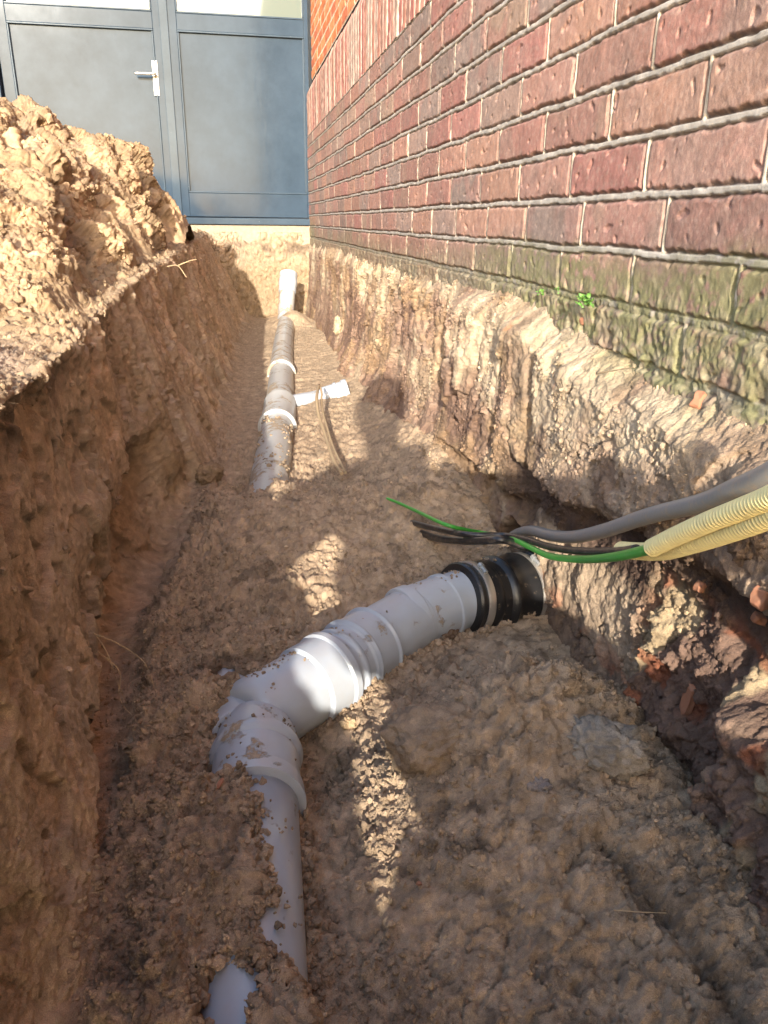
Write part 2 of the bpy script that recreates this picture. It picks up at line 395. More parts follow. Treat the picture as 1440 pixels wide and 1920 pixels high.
# rough crumb texture
crv = np.array([at(x, y, Z=-.68)[:2] for x, y in ((1130, 1575), (1175, 1620), (1215, 1670), (1270, 1710), (1330, 1765), (1400, 1860))])
dc = np.full(X.shape, 9.)
for a_, b_ in zip(crv[:-1], crv[1:]):
    t_ = b_-a_; s_ = np.clip(((X-a_[0])*t_[0]+(Y-a_[1])*t_[1])/(t_@t_), 0, 1); dc = np.minimum(dc, np.hypot(X-a_[0]-s_*t_[0], Y-a_[1]-s_*t_[1]))
dc = dc+.008*fbm(P, 22, 2, 31.)
crev = np.exp(-(dc/.010)**2)*floor; d -= .017*crev; d += .008*np.exp(-((dc-.035)/.022)**2)*floor
d += np.exp(-((ci[None]-rim_i)/14.)**2)*(.014*fbm(P, 7, 3, 44.)+.008*billow(P, 20, 2, 45.))
rough = .6+.4*sst(-.1, .35, fbm(P, 3.2, 3, 15.)+.15*(1-side))
rough = rough*(1-.55*side)*(1-.72*far*floor)*(1-.45*side*sst(1.4, 1.1, Y))
near = 1-sst(1.6, 3.2, Y)
d += rough*(.011*billow(P, 17, 2, 1.)*(floor+.24*side+.9*bank)+.0068*billow(P, 44, 3, 5., .62)+.0040*billow(P, 125, 2, 8., .7))
d += (.0012*nz(P, 260, 3)+.0018*nz(P, 120, 6))
d += bank*(.012*fbm(P, 6, 3, 55.)+.018*billow(P, 11, 3, 31.)*sst(1.25, 1.6, Y))
crk = np.abs(nz(P, 9, 61)+.3*nz(P, 30, 62)); d -= .010*(1-sst(0, .035, crk))*floor*near      # cracks
fs = np.stack([Y, X*.12, Z], -1); d += floor*far*.006*nz(fs, 22, 5)                      # raked striations of the far floor
P = P+Nn*d[..., None]
# far end face: rows climb up to the threshold
Ztop = -.085
r = rise[:, None]
zend = P[..., 2]*(1-r)+np.maximum(P[..., 2], Ztop)*r
m_end = rise > 0
P[..., 2] = np.where(r > 0, zend, P[..., 2])
fe = np.stack([X*1.0, P[..., 2], Y*0], -1)
P[..., 1] += np.where(r > 0, -.02*fbm(fe, 7, 4, 12.)-.012*billow(fe, 16, 3, 14.)+.03*(1-r)*0, 0)
P[-3:, :, 2] = Ztop-.01
# colours (albedo, plus painted shade in the crevice and the undercut hollow)
dry = np.array((.30, .215, .132)); tan = np.array((.39, .295, .20)); damp = np.array((.36, .262, .176)); dark = np.array((.10, .075, .055)); ochre = np.array((.33, .24, .15))
c = np.broadcast_to(tan, P.shape).copy()
c = mixc(c, damp, floor*(1-.72*far)*(.65+.5*fbm(P, 3, 3, 70.)).clip(0, 1))
c = mixc(c, np.array((.43, .335, .24)), side*.85)
c = mixc(c, damp*1.45, side*sst(.0, .35, fbm(st, 4, 3, 71.))*.8)
c = mixc(c, dry, bank*.85)
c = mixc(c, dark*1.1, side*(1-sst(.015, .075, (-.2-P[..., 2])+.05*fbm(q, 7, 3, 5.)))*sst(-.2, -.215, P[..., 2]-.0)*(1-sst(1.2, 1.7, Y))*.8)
c = mixc(c, dark, crev*.8)  # shade of the crevice painted along its line
c = mixc(c, dark*.8, floor*ga(X, Y, *at(870, 1530, Z=-.68)[:2], .035, .05)*sst(.0, .3, fbm(P, 24, 3, 191.))*.9)
c = mixc(c, dark*1.6, side*ga(Y, P[..., 2], 1.5, -.6, .3, .11)*.55)  # undercut hollow darkened in the colour, standing in for its shade
c = mixc(c, ochre, side*sst(.18, .4, fbm(P, 4.5, 3, 88.))*.6)
c = mixc(c, dark*1.4, floor*sst(.22, .5, fbm(P, 13, 5, 91., gain=.7))*near*.55)
c = mixc(c, damp*1.35, floor*sst(.05, .4, fbm(P, 16, 4, 95., gain=.7))*near*.5)
c = mixc(c, ochre*1.0, (rise[:, None] > 0)*sst(-.25, -.4, P[..., 2])*.8)
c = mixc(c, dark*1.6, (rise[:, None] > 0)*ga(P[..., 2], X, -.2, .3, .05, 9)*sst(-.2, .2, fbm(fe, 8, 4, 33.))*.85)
c = mixc(c, (.46, .37, .26), (rise[:, None] > 0)*sst(-.17, -.11, P[..., 2])*sst(-.1, .25, fbm(fe, 14, 4, 36.)))
c = mixc(c, (.33, .27, .25), bank*ga(X, Y, -.42, 1.15, .10, .16)*.9)
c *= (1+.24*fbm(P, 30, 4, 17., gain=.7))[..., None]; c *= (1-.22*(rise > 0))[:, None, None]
GP = P; GN = Nn; GC = c; GF = floor; GS = side; GB = bank
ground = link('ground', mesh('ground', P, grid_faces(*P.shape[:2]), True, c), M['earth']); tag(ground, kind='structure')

# ------------------------------------------------------------------ SAND HEAP on the bank
def tps(ctrl, reg=1e-4):
    A = np.array(ctrl, float); xy = A[:, :2]; z = A[:, 2]; n = len(A)
    def U(r): return np.where(r > 0, r*r*np.log(r+1e-12), 0)
    Km = U(np.linalg.norm(xy[:, None]-xy[None], axis=-1))+reg*np.eye(n)
    Pm = np.hstack([np.ones((n, 1)), xy]); Lm = np.zeros((n+3, n+3)); Lm[:n, :n] = Km; Lm[:n, n:] = Pm; Lm[n:, :n] = Pm.T
    wv = np.linalg.solve(Lm, np.concatenate([z, np.zeros(3)]))
    def f(x, y):
        s = wv[n]+wv[n+1]*x+wv[n+2]*y
        for k in range(n): s = s+wv[k]*U(np.hypot(x-xy[k, 0], y-xy[k, 1]))
        return s
    return f
crest = [(0, 186, 3.9), (60, 182, 4.0), (120, 215, 4.15), (185, 242, 4.3), (240, 278, 4.45), (275, 322, 4.6), (330, 388, 4.9), (378, 432, 5.6)]
ctrl = []
for x, y, Yv in crest:
    p = at(x, y, Y=Yv); ctrl.append(p); ctrl.append(p+np.array([-.02, .45, -.16])); ctrl.append(p+np.array([-.05, 1.0, -.42]))
for x, y, Yv in [(0, 262, 2.75), (40, 300, 2.8), (100, 345, 2.9), (150, 385, 3.0), (0, 330, 2.45), (0, 400, 2.15), (70, 440, 2.15), (150, 460, 2.3),
                 (60, 262, 3.35), (140, 300, 3.6), (220, 350, 3.9), (290, 420, 4.1), (240, 430, 3.1), (300, 450, 3.6),
                 (120, 500, 1.95), (180, 560, 1.75)]:
    ctrl.append(at(x, y, Y=Yv))
for p in [(-.33, 1.6, -.20), (-.45, 1.45, -.2), (-.8, 1.4, -.2), (-1.5, 1.4, -.2), (-.33, 2.2, -.18), (-.31, 3, -.165), (-.28, 4, -.145), (-.26, 5, -.13), (-.24, 6, -.12),
          (-1.6, 3.2, .38), (-2.4, 3.5, .3), (-3.2, 3.2, -.25), (-2, 1.8, -.15), (-1.5, 5.2, .1), (-.8, 6.3, -.15), (-2, 6.3, -.2)]: ctrl.append(p)
hf = tps(ctrl, 2e-3)
hy = [1.3]
while hy[-1] < 6.40: hy.append(hy[-1]+.0019*hy[-1])
hy = np.array(hy); hx = np.concatenate([-3.2+np.linspace(0, 1, 60, endpoint=False)*1.7, np.linspace(-1.5, -.17, 640)])
HX, HY = np.meshgrid(hx, hy); HX = HX+.02*np.sin(HY*1.3)*0
HZ = hf(HX, HY)
P = np.stack([HX, HY, HZ], -1); hn = grid_normals(P); hn *= np.sign(hn[..., 2:3]+1e-9)
rimx = np.interp(HY, yk, KN[:, 3, 0]); edge = sst(.0, -.10, HX-rimx+.012*nz(P, 12, 3))*sst(1.32, 1.7, HY+.1*nz(P, 6, 8))*sst(6.44, 6.30, HY)*sst(-3.2, -2.8, HX)
warp = P+.10*np.stack([fbm(P, 3, 2, 1.), fbm(P, 3, 2, 2.), fbm(P, 3, 2, 3.)], -1)
big = billow(warp, 2.7, 2, 4.)
dd = .095*big*sst(1.5, 2.4, HY)+.040*fbm(warp, 4.0, 2, 9.)
slab = fbm(warp, 3, 3, 66., (1, 1, .8)); dd -= .06*sst(.05, .22, slab)*sst(1.9, 2.4, HY)
P = P+hn*(dd*edge)[..., None]
hn = grid_normals(P); hn *= np.sign(hn[..., 2:3]+1e-9)
d2 = .011*billow(P, 11, 2, 19.)+.0065*billow(P, 32, 3, 23., .65)+.003*billow(P, 90, 2, 3.)+.010*fbm(P, 9, 2, 78.)
P = P+hn*(d2*edge)[..., None]
P[..., 2] -= .07*(1-edge)
c = np.broadcast_to(dry, P.shape).copy()*.98
c = mixc(c, ochre*1.05, sst(.0, .4, fbm(P, 2.5, 4, 27.))*.6)
c = mixc(c, damp*1.0, sst(.12, .4, fbm(P, 3.6, 4, 29.))*.75)
c = mixc(c, dark*1.8, ga(HX, HY, -1.0, 3.9, .5, .35)*.5*sst(-.2, .3, fbm(P, 8, 3, 2.)))
c = mixc(c, np.array((.52, .37, .23)), sst(.1, .4, fbm(P, 5, 3, 49.))*.6)
c *= (1+.2*fbm(P, 28, 3, 17.))[..., None]
hsm = P[..., 2]; HPP, HNN, HCC, HED = P, hn, c, edge
hfc = grid_faces(*P.shape[:2]); hfc = hfc[(edge.ravel()[hfc] > .03).any(1)]
heap = link('sand_heap', mesh('sand_heap', P, hfc, True, c), M['earth'])
tag(heap, 'tall lumpy heap of dug-out yellow-brown sand piled along the left rim of the trench', 'sand heap')

# ------------------------------------------------------------------ BRICK WALL (relief of single bricks) and its buried foundation
WX = .60; CH = .080; BL = .272
offs = {-2: .866, -1: .788, 0: .854, 1: .726, 2: .876, 3: .74, 4: .86, 5: .72, 6: .87}
def brick_relief(Yv, Zv, z0, ch, bl, off=None, jw=.0065, bj=.0085, seed=0, irregular=.006):
    Q = np.stack([Yv, Zv, Yv*0+seed], -1)
    zz = Zv+irregular*.55*nz(Q, 7, 1.)+.0016*nz(Q, 38, 2.)
    r = np.floor((zz-z0)/ch).astype(int); v = (zz-z0)/ch-r
    rr = np.sin(r*12.9898+seed)*43758.5453; rr = rr-np.floor(rr)
    o = ((r & 1)*.5+.16*(rr-.5))*bl+.045
    if off:
        for k, val in off.items(): o = np.where(r == k, val-BL*3, o)
    yy = Yv+.0025*nz(Q, 30, 4.)+irregular*.4*nz(Q, 9, 5.)
    b = np.floor((yy-o)/bl).astype(int); u = (yy-o)/bl-b
    h = lambda a, s: (lambda t: t-np.floor(t))(np.sin(a*127.1+r*311.7+seed*17.3+s)*43758.5453)
    ju = (h(b, 1.)-.5)*.05; ju2 = (h(b+1, 1.)-.5)*.05
    du = np.minimum(u-ju, 1+ju2-u)*bl; dv = np.minimum(v, 1-v)*ch
    # a joint that moved past a cell border still belongs to the right brick
    bb = b-(u < ju).astype(int)+(u > 1+ju2).astype(int)
    du = np.abs(np.where(u < ju, ju-u, np.where(u > 1+ju2, u-1-ju2, np.minimum(u-ju, 1+ju2-u))))*bl
    return r, bb, du, dv, v, u
def h01(r, b, s): t = np.sin(b*127.1+r*311.7+s*74.7)*43758.5453; return t-np.floor(t)
wy = [.55]
while wy[-1] < 6.455: wy.append(wy[-1]+max(.0017, .0019*wy[-1]**1.35))
wy = np.array(wy); wy[-1] = 6.46
wy = np.concatenate([np.linspace(-4, .55, 250, endpoint=False), wy])
wz = np.concatenate([np.arange(-.28, .60, .0019)])
Yg, Zg = np.meshgrid(wy, wz)
r, b, du, dv, v, u = brick_relief(Yg, Zg, -.12+.16, CH, BL, offs and {k: val for k, val in offs.items()}, seed=1)
Q = np.stack([Yg, Zg, Yg*0], -1)
inb = sst(.0045, .0095, du+.0022*nz(Q, 60, 3))*sst(.0052, .0115, dv+.0028*nz(Q, 45, 7)+.0015*nz(Q, 110, 9))
bedm = 1-sst(.0040, .0052, dv+.0007*nz(Q, 30, 8)); hedm = (1-sst(.0030, .0044, du))*(1-bedm)
face = .0030*(h01(r, b, 5)-.5)+.0014*(h01(r, b, 6)-.5)*(u-.5)*2+.0011*nz(Q, 14, 11)+.00048*fbm(Q, 45, 3, 12., gain=.75)
pits = sst(.50, .66, nz(Q, 55, 31))*.003
rel = inb*(.008+face-pits)+(1-inb)*(.001+.001*nz(Q, 90, 21))
mort = np.maximum(bedm*(.0070+.0004*nz(Q, 60, 5)), hedm*(.0062+.0006*nz(Q, 60, 6)))
gap = sst(-.15, .25, fbm(Q, 5, 3, 90.))                                 # where the pointing has come away less
worn = sst(-.03, -.16, Zg+.02*fbm(Q, 6, 3, 80.))                        # lowest courses: eroded and mossy
rel = np.maximum(rel, mort*(1-.75*worn))-worn*.0022*billow(Q, 45, 3, 8., s=(1, .8, 1))
rel -= worn*.006*sst(.0, .3, fbm(Q, 18, 3, 44., (1, .8, 1)))*sst(-.10, -.2, Zg)
Xg = WX-rel
pal = np.array([(.30, .135, .115), (.27, .135, .115), (.32, .155, .12), (.23, .16, .135), (.26, .185, .14), (.33, .18, .13), (.18, .15, .14), (.30, .12, .11), (.29, .16, .135)])
ci_ = (h01(r, b, 9)*len(pal)).astype(int) % len(pal)
cb = pal[ci_]; cb = mixc(cb, pal[(ci_+3) % len(pal)], sst(-.1, .4, fbm(Q, 9, 3, 100.))*.55)
cb = mixc(cb, (.15, .12, .11), sst(.1, .5, fbm(Q, 5, 3, 121.))*.4)
cb = mixc(cb, (.40, .30, .255), sst(.0, .7, fbm(Q, 90, 3, 130., gain=.8))*.38)
cb = mixc(cb, (.15, .11, .10), sst(.15, .8, fbm(Q, 110, 2, 133.))*.3)
cb = mixc(cb, (.31, .215, .175), np.full(cb.shape[:2], .30))
cb = cb*(.86+.28*h01(r, b, 12))[..., None]
cm = np.broadcast_to(np.array((.34, .315, .285)), cb.shape)*(1+.3*fbm(Q, 20, 4, 140.))[..., None]
cm = mixc(cm, (.60, .50, .38), hedm*.8)
mm = np.maximum(bedm, hedm); c = mixc(mixc(cb, (.09, .075, .065), (1-inb)*.8), 0*cb[0, 0], 0*mm); c = c*(1-mm[..., None])+cm*mm[..., None]
moss = sst(-.015, -.075, Zg+.03*fbm(Q, 4, 4, 150.))*(.25+.75*sst(2.2, 1.4, Yg))*sst(-.75, -.05, fbm(Q, 7, 4, 160.))
moss = np.maximum(moss, ga(Yg, Zg, 6.4, -.08, .5, .09)*.9)
c = mixc(c, (.17, .15, .105), worn*.6)
c = mixc(c, (.18, .175, .09), moss*sst(-.9, .1, fbm(Q, 40, 4, 165., gain=.7))*.9)
c = mixc(c, (.34, .29, .2), worn*sst(.0, .4, fbm(Q, 30, 4, 170., (1, .8, 1)))*.55)
P = np.stack([Xg, Yg, Zg], -1)
wall = thing('brick_wall', 'old purple-red brick wall with grey pointing rising from the right side of the trench', 'wall', (WX+.1, 3, -.1))
link('brickwork', mesh('brickwork', P, grid_faces(*P.shape[:2], flip=True), True, c), M['brick'], wall)
# band of upright bricks, its slanted cap and the orange upper wall
def band(name, z0, z1, x0, x1, ch, bl, seed, upright, pal, mc, jw, bj, dz, label=None, xof=lambda z: 0*z):
    yy = [1.6]
    while yy[-1] < 6.455: yy.append(yy[-1]+max(.003, .0021*yy[-1]))
    yy[-1] = 6.46; yy = np.concatenate([np.linspace(-4, 1.6, 260, endpoint=False), yy])
    Yg, Zg = np.meshgrid(np.array(yy), np.arange(z0, z1+dz*.5, dz))
    if upright: r, b, du, dv, v, u = brick_relief(Zg*1.0+.0, Yg, 0, ch, bl, seed=seed, irregular=.003)
    else: r, b, du, dv, v, u = brick_relief(Yg, Zg, z0, ch, bl, seed=seed, irregular=.003)
    Q = np.stack([Yg, Zg, Yg*0+seed], -1)
    inb = sst(jw*.5, jw, du)*sst(bj*.5, bj, dv)
    if upright: inb = sst(bj*.5, bj, dv)
    rel = inb*(.006+.004*(h01(r, b, 5)-.5)+.002*nz(Q, 40, 3))
    p = np.array(pal); ci_ = (h01(r, b if not upright else b*0, 9)*len(p)).astype(int) % len(p)
    c = p[ci_]*(1+.25*fbm(Q, 20, 3, 5.))[..., None]; c = c*inb[..., None]+(1-inb[..., None])*np.array(mc)
    P = np.stack([x0+xof(Zg)-rel, Yg, Zg], -1)
    return tag(link(name, mesh(name, P, grid_faces(*P.shape[:2], flip=True), True, c), M['brick'], wall), label)
band('upright_course', .598, .985, .598, .598, .068, .6, 5, True, [(.34, .17, .13), (.27, .16, .13), (.36, .2, .16), (.30, .13, .11), (.33, .24, .2)], (.52, .48, .42), .004, .008, .006, 'band of narrow upright bricks', lambda z: .05*sst(.86, .985, z))
band('upper_brickwork', .975, 3.2, .640, .640, .068, .235, 9, False, [(.52, .17, .075), (.46, .14, .06), (.55, .21, .10), (.42, .13, .07)], (.72, .64, .52), .009, .009, .0055, 'brighter orange bricks with white joints')
mb = MB(); mb.box(.635, .9, -4, 6.44, -.20, .97).box(.80, .9, -4, 6.44, -1.1, -.201).box(.665, .9, -4, 6.44, .975, 3.2)
mb.build('wall_core', M['concrete'], wall)

# buried foundation, crusted with sand and roots
fy = [.42]
while fy[-1] < 6.42: fy.append(fy[-1]+max(.0021, .0023*fy[-1]**1.2))
fy = np.concatenate([np.linspace(-4, .42, 90, endpoint=False), fy]); fz = np.arange(-1.0, -.085, .0024)
Yf, Zf = np.meshgrid(fy, fz)
Q = np.stack([Yf, Zf, Yf*0+3], -1)
Qs = np.stack([Yf+Zf*.10, Zf*.50, Yf*0+3], -1)               # vertical streaks
zt = -.135-.060*sst(1.6, 1.0, Yf)-.014*fbm(Q, 5, 4, 2.)
nearf = 1-sst(1.7, 2.1, Yf)
F = 0*Yf+.586
Qv = np.stack([Yf+Zf*.2+.05*nz(Q, 4, 77), Zf*.75, Yf*0+3], -1)
F -= .012*fbm(Q, 1.8, 3, 1.)+.004*fbm(Qs, 6, 3, 4.)
pq1 = fbm(Qv, 3.6, 4, 141.); pq2 = fbm(Qv, 6.5, 4, 151.)
F -= (.012*sst(.03, .08, pq1)+.010*sst(-.17, -.12, pq2)-.008*sst(.25, .29, pq2))*sst(-.15, -.22, Zf)*(1-.7*sst(3, 5, Yf))
F -= .015*sst(-.30, -.55, Zf)*(1-nearf)+.085*sst(-.50, -.76, Zf+.04*nz(Q, 3, 8))*(1-nearf)*(1-.6*sst(3.5, 5.5, Yf))
# upper ledge near the camera
lb = sst(1.44, 1.37, Yf+.03*nz(Q, 9, 5))*sst(-.50+.06*sst(1.3, .8, Yf), -.44+.06*sst(1.3, .8, Yf), Zf+.015*nz(Q, 12, 9))
F -= lb*(.008+.026*sst(-.17, -.27, Zf))
# crust plate left of it with a slanting lower edge
pl = sst(2.1, 1.95, Yf)*sst(1.40, 1.45, Yf)*sst(-.56, -.53, Zf+.03*nz(Q, 10, 3)+.05*(Yf-1.6)); F -= pl*.030
# shallow groove behind the cables, its shade put into the colour
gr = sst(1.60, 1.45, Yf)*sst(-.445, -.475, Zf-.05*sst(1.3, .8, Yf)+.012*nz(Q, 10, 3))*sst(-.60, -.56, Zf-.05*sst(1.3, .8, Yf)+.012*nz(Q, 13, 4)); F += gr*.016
# smooth slab, its sunlit tone put into the colour
sl_ = sst(1.41, 1.385, Yf+.01*nz(Q, 20, 3))*sst(.92, .99, Yf-.12*(Zf+.6)+.02*nz(Q, 9, 4))*sst(-.52, -.56, Zf)
F = F*(1-sl_*.85)+(.585-.012*fbm(Qs, 14, 3, 6.))*sl_*.85
F -= .055*sst(-.70, -.86, Zf)*sst(1.3, 1.15, Yf)
# rough broken brick part
rb = sst(.97, .90, Yf+.02*nz(Q, 8, 5))*sst(-.44, -.50, Zf)
F += rb*(.004+.016*billow(Q, 9, 3, 7.))
F -= .050*sst(.735, .67, Yf+.015*nz(Q, 13, 6))*sst(-.50, -.56, Zf+.02*nz(Q, 9, 2))
# hole the coupling goes into
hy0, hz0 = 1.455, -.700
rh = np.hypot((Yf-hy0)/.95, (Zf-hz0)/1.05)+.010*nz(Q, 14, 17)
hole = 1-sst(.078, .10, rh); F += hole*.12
# vertical cracks and loose plates
cr_ = np.abs(nz(Qs, 7, 31)+.22*nz(Q, 22, 32)); crk = (1-sst(0, .018, cr_))*sst(-.2, -.25, Zf)*sst(-.05, .2, nz(Q, 3.3, 91))*(1-hole); F += crk*.010
pln = fbm(Qs, 5, 3, 41.); F -= .006*sst(.08, .14, pln)*(1-sl_)+.006*sst(.27, .33, pln)*(1-sl_)
F -= rb*.004*billow(Q, 40, 3, 15.)
tp_ = sst(-.075, .010, Zf-zt); F = F*(1-tp_)+(.606+.02*sst(0, .02, Zf-zt))*tp_                                                # goes behind the bricks at the top
F = np.where(hole > .05, F, np.where(Zf < -.2, np.minimum(F, .64), F)); F = np.minimum(F, .76); F = np.where((Yf < 1.5) & (Yf > .7) & (Zf > -.5), np.maximum(F, .545+.006*nz(Q, 20, 2)), F)
pale = np.array((.44, .345, .24)); brown = np.array((.20, .125, .085)); dk = np.array((.075, .048, .036)); rust = np.array((.40, .125, .055))
c = np.broadcast_to(pale, F.shape+(3,)).copy()
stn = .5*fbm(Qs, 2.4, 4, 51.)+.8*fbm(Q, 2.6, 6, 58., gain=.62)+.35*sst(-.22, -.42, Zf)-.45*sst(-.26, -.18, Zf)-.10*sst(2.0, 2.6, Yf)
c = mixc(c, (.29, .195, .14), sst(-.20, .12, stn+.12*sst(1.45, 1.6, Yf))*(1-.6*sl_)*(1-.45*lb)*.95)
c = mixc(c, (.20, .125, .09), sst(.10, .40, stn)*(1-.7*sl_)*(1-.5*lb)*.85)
c = mixc(c, brown*.8, sst(.25, .5, fbm(Q, 6, 4, 53.))*.6*(1-sl_))
c = mixc(c, (.34, .23, .13), sst(.05, .4, fbm(Q, 4, 4, 54.))*.6)
c = mixc(c, dk, np.clip(gr*1.1, 0, 1)*.85)  # groove painted dark for the arm shadow and recess shade there
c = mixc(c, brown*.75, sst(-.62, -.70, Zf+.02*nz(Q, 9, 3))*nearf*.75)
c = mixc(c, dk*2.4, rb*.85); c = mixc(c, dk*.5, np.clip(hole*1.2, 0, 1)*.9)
c = mixc(c, (.47, .36, .22), rb*sst(.12, .3, fbm(Qs, 9, 3, 60.))*.8)
br_, bb_, bdu, bdv, _v, _u = brick_relief(Yf, Zf, 0, .072, .21, seed=3)
bk = sst(.008, .016, np.minimum(bdu, bdv)+.010*nz(Q, 22, 4))*sst(.80, 1.0, h01(br_, bb_, 3)+.6*fbm(Q, 14, 3, 62.))
c = mixc(c, rust*.7, bk*.8*np.maximum(rb, sst(-.62, -.68, Zf)*nearf)*.9)
c = mixc(c, rust, bk*nearf*sst(-.33, -.2, Zf)*sst(.25, .4, fbm(Q, 8, 3, 63.))*.5)
c = mixc(c, np.array((.56, .43, .30)), sl_*sst(-.72, -.64, Zf+.03*nz(Q, 9, 6))*(.55+.35*fbm(Q, 12, 3, 68.)).clip(0, 1)*(1-hole))  # slab colour lightened so that it reads as sunlit
c = mixc(c, dk, crk*.7)
c = mixc(c, (.20, .19, .08), sst(-.26, -.16, Zf)*sst(1.5, 1.2, Yf)*sst(.0, .4, fbm(Q, 9, 3, 64.))*.7)
c *= (1+.25*fbm(Q, 40, 3, 17.))[..., None]
P = np.stack([F, Yf, Zf], -1)
fn = grid_normals(P); fn *= -np.sign(fn[..., 0:1])*-1 if False else np.where(fn[..., 0:1] > 0, -1, 1)
dq = (.0042*fbm(P, 9, 3, 11., (1, .7, 1))+.0028*billow(P, 24, 3, 12., .65, (1, .7, 1))+.0021*billow(P, 75, 3, 14., .75))*(1-.3*sl_)*(1-.9*(Zf > zt+.01))
P = P+fn*dq[..., None]; FP = P; FN = fn; FC = c
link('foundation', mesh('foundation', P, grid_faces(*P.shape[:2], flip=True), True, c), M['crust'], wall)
#PART3
# ------------------------------------------------------------------ DOUBLE DOOR
D = 6.47
door = thing('double_door', 'dark blue-grey panelled double door at the far end of the trench', 'door', (-.45, D, 0))
f = MB()
f.box(-1.66, -1.535, D-.06, D+.10, -.02, 2.6, .006).box(-1.66, .66, D-.06, D+.10, 2.48, 2.6, .006)
f.build('frame', M['door_frame'], door)
def leaf(x0, x1, name, label):
    l = MB(); yb = D+.012
    s0, s1 = x0+.075, x1-.075 if x1 < 0 else x1-.028
    if x0 > -1: s0 = x0+.07
    zb0, zb1, zg0, zg1 = .19, 1.256, 1.36, 2.35
    l.box(x0, s0, D-.002, D+.045, .022, 2.46, .003).box(s1, x1, D-.002, D+.045, .022, 2.46, .003)
    for a, b_ in ((.022, zb0), (zb1, zg0), (zg1, 2.46)): l.box(s0+.0005, s1-.0005, D-.001, D+.044, a, b_, .003)
    o = l.build(name, M['door'], door); tag(o, label)
    p = MB(); p.box(s0-.002, s1+.002, D+.016, D+.03, zb0-.002, zb1+.002); p.build('panel', M['door'], o)
    t = MB(); w_ = .013
    for a0, a1, c0, c1 in ((s0, s1, zb0, zb0+w_), (s0, s1, zb1-w_, zb1), (s0, s0+w_, zb0+w_, zb1-w_), (s1-w_, s1, zb0+w_, zb1-w_)): t.box(a0+.001, a1-.001, D-.008, D+.016, c0+.001, c1-.001, .003)
    t.build('moulding', M['door_frame'], o)
    g = MB(); g.box(s0+.005, s1-.005, D+.018, D+.024, zg0+.004, zg1-.004); g.build('pane', M['glass'], o)
    t = MB()
    for a0, a1, c0, c1 in ((s0, s1, zg0, zg0+w_), (s0, s1, zg1-w_, zg1), (s0, s0+w_, zg0+w_, zg1-w_), (s1-w_, s1, zg0+w_, zg1-w_)): t.box(a0+.001, a1-.001, D-.006, D+.017, c0+.001, c1-.001, .003)
    t.build('glazing_bead', M['door_frame'], o)
    return o
lf = leaf(-1.525, -.405, 'door_leaf', 'left leaf with handle'); rt = leaf(-.385, .612, 'door_leaf', 'right leaf without handle')
b = MB(); b.box(-.432, -.372, D-.014, D-.003, .03, 2.45, .004); b.build('cover_strip', M['door_frame'], rt)
hp = MB(); hp.box(-.508, -.468, D-.008, D-.0025, .835, 1.058, .003); plate = hp.build('handle_plate', M['steel_worn'], lf)
link('handle', sweep(spline([(-.488, D-.006, .968), (-.488, D-.045, .968), (-.500, D-.058, .967), (-.56, D-.060, .966), (-.625, D-.056, .966)], 30), .009, 14, 'handle'), M['steel'], plate)
ky = sweep([(-.488, D-.006, .925), (-.488, D-.016, .925)], .011, 16, 'lock'); link('lock', ky, M['steel'], plate)
sill = MB(); sill.box(-1.66, .60, D-.075, D+.12, -.032, .014, .004); so_ = sill.build('threshold', M['door_frame'], door)
st_ = MB(); st_.box(-1.7, .62, D-.045, D+.30, -.30, -.034, .006); o = st_.build('door_step', None)
o.data.materials.append(M['concrete']); a = o.data.color_attributes.new('Col', 'FLOAT_COLOR', 'POINT'); a.data.foreach_set('color', np.tile([.30, .25, .19, 1], len(o.data.vertices)).astype(np.float32))
tag(o, 'pale sandy concrete footing under the grey door', 'footing')
rm = MB(); rm.box(-2.4, .9, D+1.2, D+1.3, -.3, 3.2).box(-2.4, .9, D+.10, D+1.2, -.32, -.305); rm.build('back_wall', M['room'], door)
for nm, x0, x1 in (('side_wall', -5.0, -1.665),):
    mb = MB(); mb.box(x0, x1, D-.02, D+.28, -.3, 3.2); o = mb.build(nm, None); o.data.materials.append(M['brick'])
    a = o.data.color_attributes.new('Col', 'FLOAT_COLOR', 'POINT'); a.data.foreach_set('color', np.tile([.3, .14, .1, 1], len(o.data.vertices)).astype(np.float32))
    tag(o, 'brick wall left of the grey door behind the sand heap', 'wall')
mb = MB(); mb.box(-1.66, .66, D+.105, D+.28, 2.61, 3.2).box(-1.66, .64, D-.02, D+.104, 2.605, 3.2); mb.build('lintel', M['concrete'], door)

# ------------------------------------------------------------------ PIPES
R = .0585
def pipe_obj(name, path, rad, parent, m='pipe', seg=56, label=None): return tag(link(name, sweep(path, rad, seg, name), M[m], parent), label)
def ring_prof(L0, r, w=.055, rs=None):
    rs = rs or r+.0055
    return [(L0, r), (L0+.002, rs), (L0+.010, rs+.0035), (L0+.018, rs+.0035), (L0+.024, rs), (L0+w-.008, rs), (L0+w, r)]
